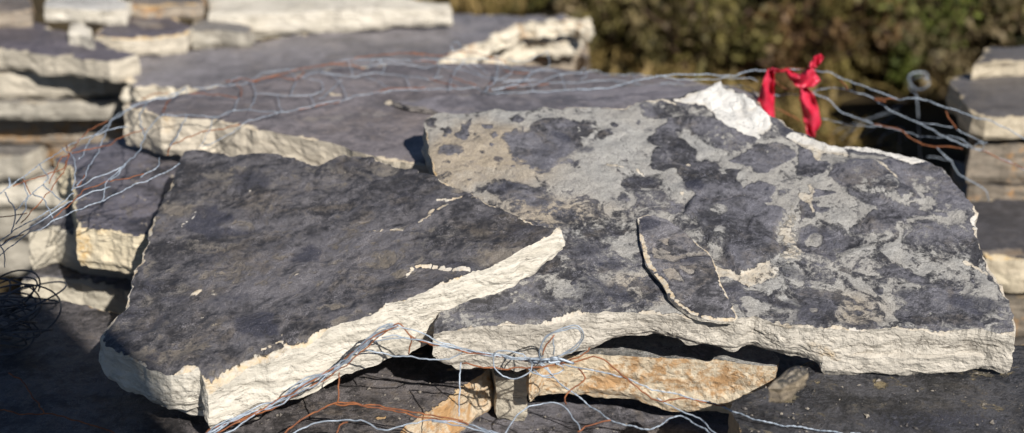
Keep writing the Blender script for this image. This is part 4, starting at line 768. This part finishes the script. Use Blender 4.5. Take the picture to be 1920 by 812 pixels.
ribbon(rb, 'knot_fold', [(1474, 128, 5, 1.750, 0.2), (1484, 142, 7, 1.742, 0.1), (1500, 152, 13, 1.736, 0.0), (1518, 148, 17, 1.735, 0.1), (1532, 140, 13, 1.740, 0.2)], 3)
ribbon(rb, 'tail', [(1516, 136, 5, 1.744, 0.1), (1522, 124, 7, 1.742, 0.0), (1532, 113, 9, 1.745, 0.2), (1542, 104, 5, 1.748, 0.1)], 4)
ribbon(rb, 'wrap', [(1446, 131, 5, 1.744, 0.0), (1462, 133, 2.2, 1.740, 0.1), (1478, 131, 3.5, 1.744, 0.0)], 5)

# ------------------------------------------------------------------ vegetation behind
def leafmat(name, c1_, c2_, c3_=None, c4_=None):
    m = bpy.data.materials.new(name); m.use_nodes = True; nt = m.node_tree; bs = nt.nodes['Principled BSDF']
    at = N(nt, 'ShaderNodeAttribute', attribute_name='tint'); s = N(nt, 'ShaderNodeSeparateColor'); nt.links.new(at.outputs['Color'], s.inputs[0])
    col = mix_(nt, s.outputs[0], c1_, c2_)
    if c3_: col = mix_(nt, s.outputs[1], col, mix_(nt, s.outputs[0], c3_, c4_))
    nt.links.new(col, bs.inputs['Base Color']); bs.inputs['Roughness'].default_value = 0.6; bs.inputs['Specular IOR Level'].default_value = 0.3
    tr = N(nt, 'ShaderNodeBsdfTranslucent'); nt.links.new(col, tr.inputs['Color']); mx = N(nt, 'ShaderNodeMixShader'); mx.inputs[0].default_value = 0.25
    nt.links.new(bs.outputs[0], mx.inputs[1]); nt.links.new(tr.outputs[0], mx.inputs[2]); nt.links.new(mx.outputs[0], nt.nodes['Material Output'].inputs['Surface'])
    return m
OLV = ((0.045, 0.045, 0.010), (0.30, 0.25, 0.075)); DRY = ((0.07, 0.045, 0.02), (0.42, 0.32, 0.18)); GRN = ((0.025, 0.04, 0.007), (0.19, 0.22, 0.04)); RUS = ((0.05, 0.025, 0.012), (0.26, 0.15, 0.065))
LEAF = [leafmat('olive_leaf', *OLV, *DRY), leafmat('dry_leaf', *DRY, *GRN), leafmat('green_leaf', *GRN, *DRY), leafmat('russet_leaf', *RUS, *OLV)]
BARK = simple('twig_bark', (0.07, 0.04, 0.025), 0.9, col2=(0.13, 0.08, 0.05), scale=40)
def shrub(x, y, h, rx, kind, seed, label, nleaf=3400):
    rng = np.random.RandomState(seed); o = empty('shrub', (x, y, 0)); tag(o, label, 'shrub', 'shrubs behind the stone stacks')
    V, F = [], []; tips = []
    for k in range(18):
        a = rng.uniform(0, 2 * math.pi); s = rng.uniform(0.2, 1) * rx; hh = h * rng.uniform(0.5, 1.0)
        P = catmull(np.array([(x + 0.05 * math.cos(a), y + 0.05 * math.sin(a), 0), (x + 0.5 * s * math.cos(a), y + 0.5 * s * math.sin(a), hh * 0.55), (x + s * math.cos(a), y + s * math.sin(a), hh)]), 5)
        v, f = tube(P, 0.0025, 4); F += [tuple(i + len(V) for i in g) for g in f]; V += v
        tips += [P[i] for i in range(3, len(P))]
    mesh_obj('stem', V, F, BARK, o)
    tips = np.array(tips); nc = 34; cc = tips[rng.randint(0, len(tips), nc)] + rng.normal(0, 0.03, (nc, 3)); wt = rng.randint(0, nc, nleaf); ct = rng.uniform(-0.4, 0.35, nc); ch_ = rng.beta(0.5, 0.8, nc)
    c = cc[wt] + rng.normal(0, 0.026, (nleaf, 3)) * rng.uniform(0.4, 1.3, (nc, 1))[wt]; c[:, 2] = np.abs(c[:, 2])
    u = rng.normal(size=(nleaf, 3)); u[:, 2] += 0.8; u /= np.linalg.norm(u, axis=1)[:, None]; v_ = np.cross(u, rng.normal(size=(nleaf, 3))); v_ /= np.linalg.norm(v_, axis=1)[:, None]
    L_ = rng.uniform(0.012, 0.03, (nleaf, 1)); W_ = L_ * rng.uniform(0.2, 0.42, (nleaf, 1))
    V = np.stack([c - u * L_ * 0.5, c + v_ * W_, c + u * L_ * 0.5, c - v_ * W_], 1).reshape(-1, 3)
    F = np.arange(nleaf * 4).reshape(-1, 4); t = np.repeat(np.clip(rng.beta(1.2, 1.6, nleaf) + ct[wt], 0, 1), 4)
    mesh_obj('foliage', V, F, LEAF[kind], o, tint=np.column_stack([t, np.repeat(ch_[wt], 4), t, np.ones(len(t))]), smooth=False)
SH = [(0.30, 3.45, .30, .30, 0, 'low olive shrub just behind the cream end of the rear stack'), (0.66, 3.6, .34, .30, 3, 'russet low shrub left of the red ribbon'), (0.92, 3.55, .36, .24, 1, 'dry tan shrub directly behind the red ribbon'), (0.50, 4.2, .42, .36, 1, 'dry tan shrub farther back above the rear stack end'), (0.86, 4.35, .46, .30, 2, 'dark green shrub far back above the ribbon'),
      (1.18, 3.42, .48, .24, 1, 'dry seed headed shrub right of the red ribbon'), (1.55, 4.0, .66, .32, 2, 'tall green shrub between ribbon and right stack'), (1.40, 3.30, .46, .24, 0, 'olive shrub behind the curled steel stake'), (1.82, 3.6, .62, .26, 1, 'dry tan shrub behind the right stack'), (2.15, 4.1, .7, .34, 0, 'olive shrub in the upper right corner'), (1.25, 4.6, .5, .32, 1, 'pale tan shrub far back right of the ribbon'), (0.1, 4.1, .36, .36, 0, 'olive shrub far back behind the rear stack'), (1.95, 3.3, .40, .18, 2, 'small green shrub close behind the right stack'), (1.75, 4.6, .8, .36, 1, 'tall dry shrub farthest back at upper right')]
for i, s in enumerate(SH): shrub(*s[:5], 300 + i, s[5])
rq = random.Random(4)
ORD = 'first second third fourth fifth sixth seventh eighth ninth tenth eleventh twelfth thirteenth fourteenth'.split()
for i in range(14):
    kd = rq.choice([0, 0, 1, 1, 2, 1, 3])
    shrub(0.22 + 0.125 * i + rq.uniform(-0.05, 0.05), 3.12 + rq.uniform(0, 0.5), rq.uniform(0.14, 0.24), rq.uniform(0.14, 0.22), kd, 340 + i, f'low {["olive", "tan", "green", "russet"][kd]} heather clump, {ORD[i]} from the left in the blurred ground behind', 2600)
# dry grass and heather between them, uncountable
rng = np.random.RandomState(77); n = 26000
gx = rng.uniform(-0.6, 3.2, n); gy = 2.75 + rng.beta(1.0, 1.3, n) * 3.4; keep = noise(np.column_stack([gx * 2.2, gy * 2.2, np.zeros(n)])) + rng.uniform(-0.25, 0.4, n) > np.where(gx > 0.75, 0.22, -0.05)
keep &= ~((gx < 0.5) & (gy < 3.0)); gx, gy = gx[keep], gy[keep]; n = len(gx)
hh = rng.uniform(0.015, 0.07, n) * (0.7 + 0.6 * np.clip(noise(np.column_stack([gx * 3, gy * 3, np.ones(n)])) + 0.5, 0, 1)); lx = rng.normal(0, 0.05, n); ly = rng.normal(0, 0.05, n); wd = rng.uniform(0.003, 0.009, n); an = rng.uniform(0, math.pi, n)
b0 = np.column_stack([gx - wd * np.cos(an), gy - wd * np.sin(an), np.zeros(n)]); b1 = np.column_stack([gx + wd * np.cos(an), gy + wd * np.sin(an), np.zeros(n)]); md = np.column_stack([gx + lx * 0.4, gy + ly * 0.4, hh * 0.6]); tp = np.column_stack([gx + lx, gy + ly, hh])
off_ = np.column_stack([wd * np.cos(an), wd * np.sin(an), np.zeros(n)]) * 0.8
V = np.stack([b0, b1, md + off_, tp, md - off_], 1).reshape(-1, 3); F = [(5 * i, 5 * i + 1, 5 * i + 2, 5 * i + 3, 5 * i + 4) for i in range(n)]
V[:, 2] += np.clip(V[:, 1] - 2.9, 0, 40) * 0.02
t = np.repeat(rng.uniform(0, 1, n), 5); o = mesh_obj('dry_grass', V, F, leafmat('dry_grass_blade', (0.14, 0.115, 0.03), (0.36, 0.25, 0.10)), tint=np.column_stack([t, t, t, np.ones(len(t))]), smooth=False)
tag(o, 'dry brown and olive grass covering the ground behind the stacks', 'grass'); o['kind'] = 'stuff'

# ------------------------------------------------------------------ added unseen post standing in for the viewer's body, casting the lower left shadow
p1 = hit(55, 560, (0.335, 0, 0)); p2 = hit(302, 812, (0.335, 0, 0)); sd_ = np.array(sdir)
def at_y(p, Y): return p + sd_ * ((Y - p[1]) / sd_[1])
e1, e2 = at_y(p1, -0.45), at_y(p2, -0.45)
sl_ = (e1[0] - e2[0]) / (e1[2] - e2[2])
edge = lambda z: e2[0] + sl_ * (z - e2[2])
post = []; Fp = []
for k, z in enumerate(np.linspace(-0.0, 2.07, 28)):
    rad = 0.19 - 0.012 * z
    for j in range(20):
        a = 2 * math.pi * j / 20; rr = rad * (1 + 0.015 * math.sin(a * 5 + z * 2)); post.append((edge(z) - rad / math.cos(SUN_AZ) + rr * math.cos(a), -0.45 + rr * math.sin(a), z))
for k in range(27):
    for j in range(20): Fp.append((k * 20 + j, k * 20 + (j + 1) % 20, (k + 1) * 20 + (j + 1) % 20, (k + 1) * 20 + j))
Fp.append(tuple(range(27 * 20, 28 * 20)))
o = mesh_obj('timber_post', post, Fp, simple('weathered_timber', (0.16, 0.12, 0.08), 0.85, col2=(0.24, 0.2, 0.15), scale=9)); tag(o, 'thick weathered round timber post standing behind the viewpoint', 'post')
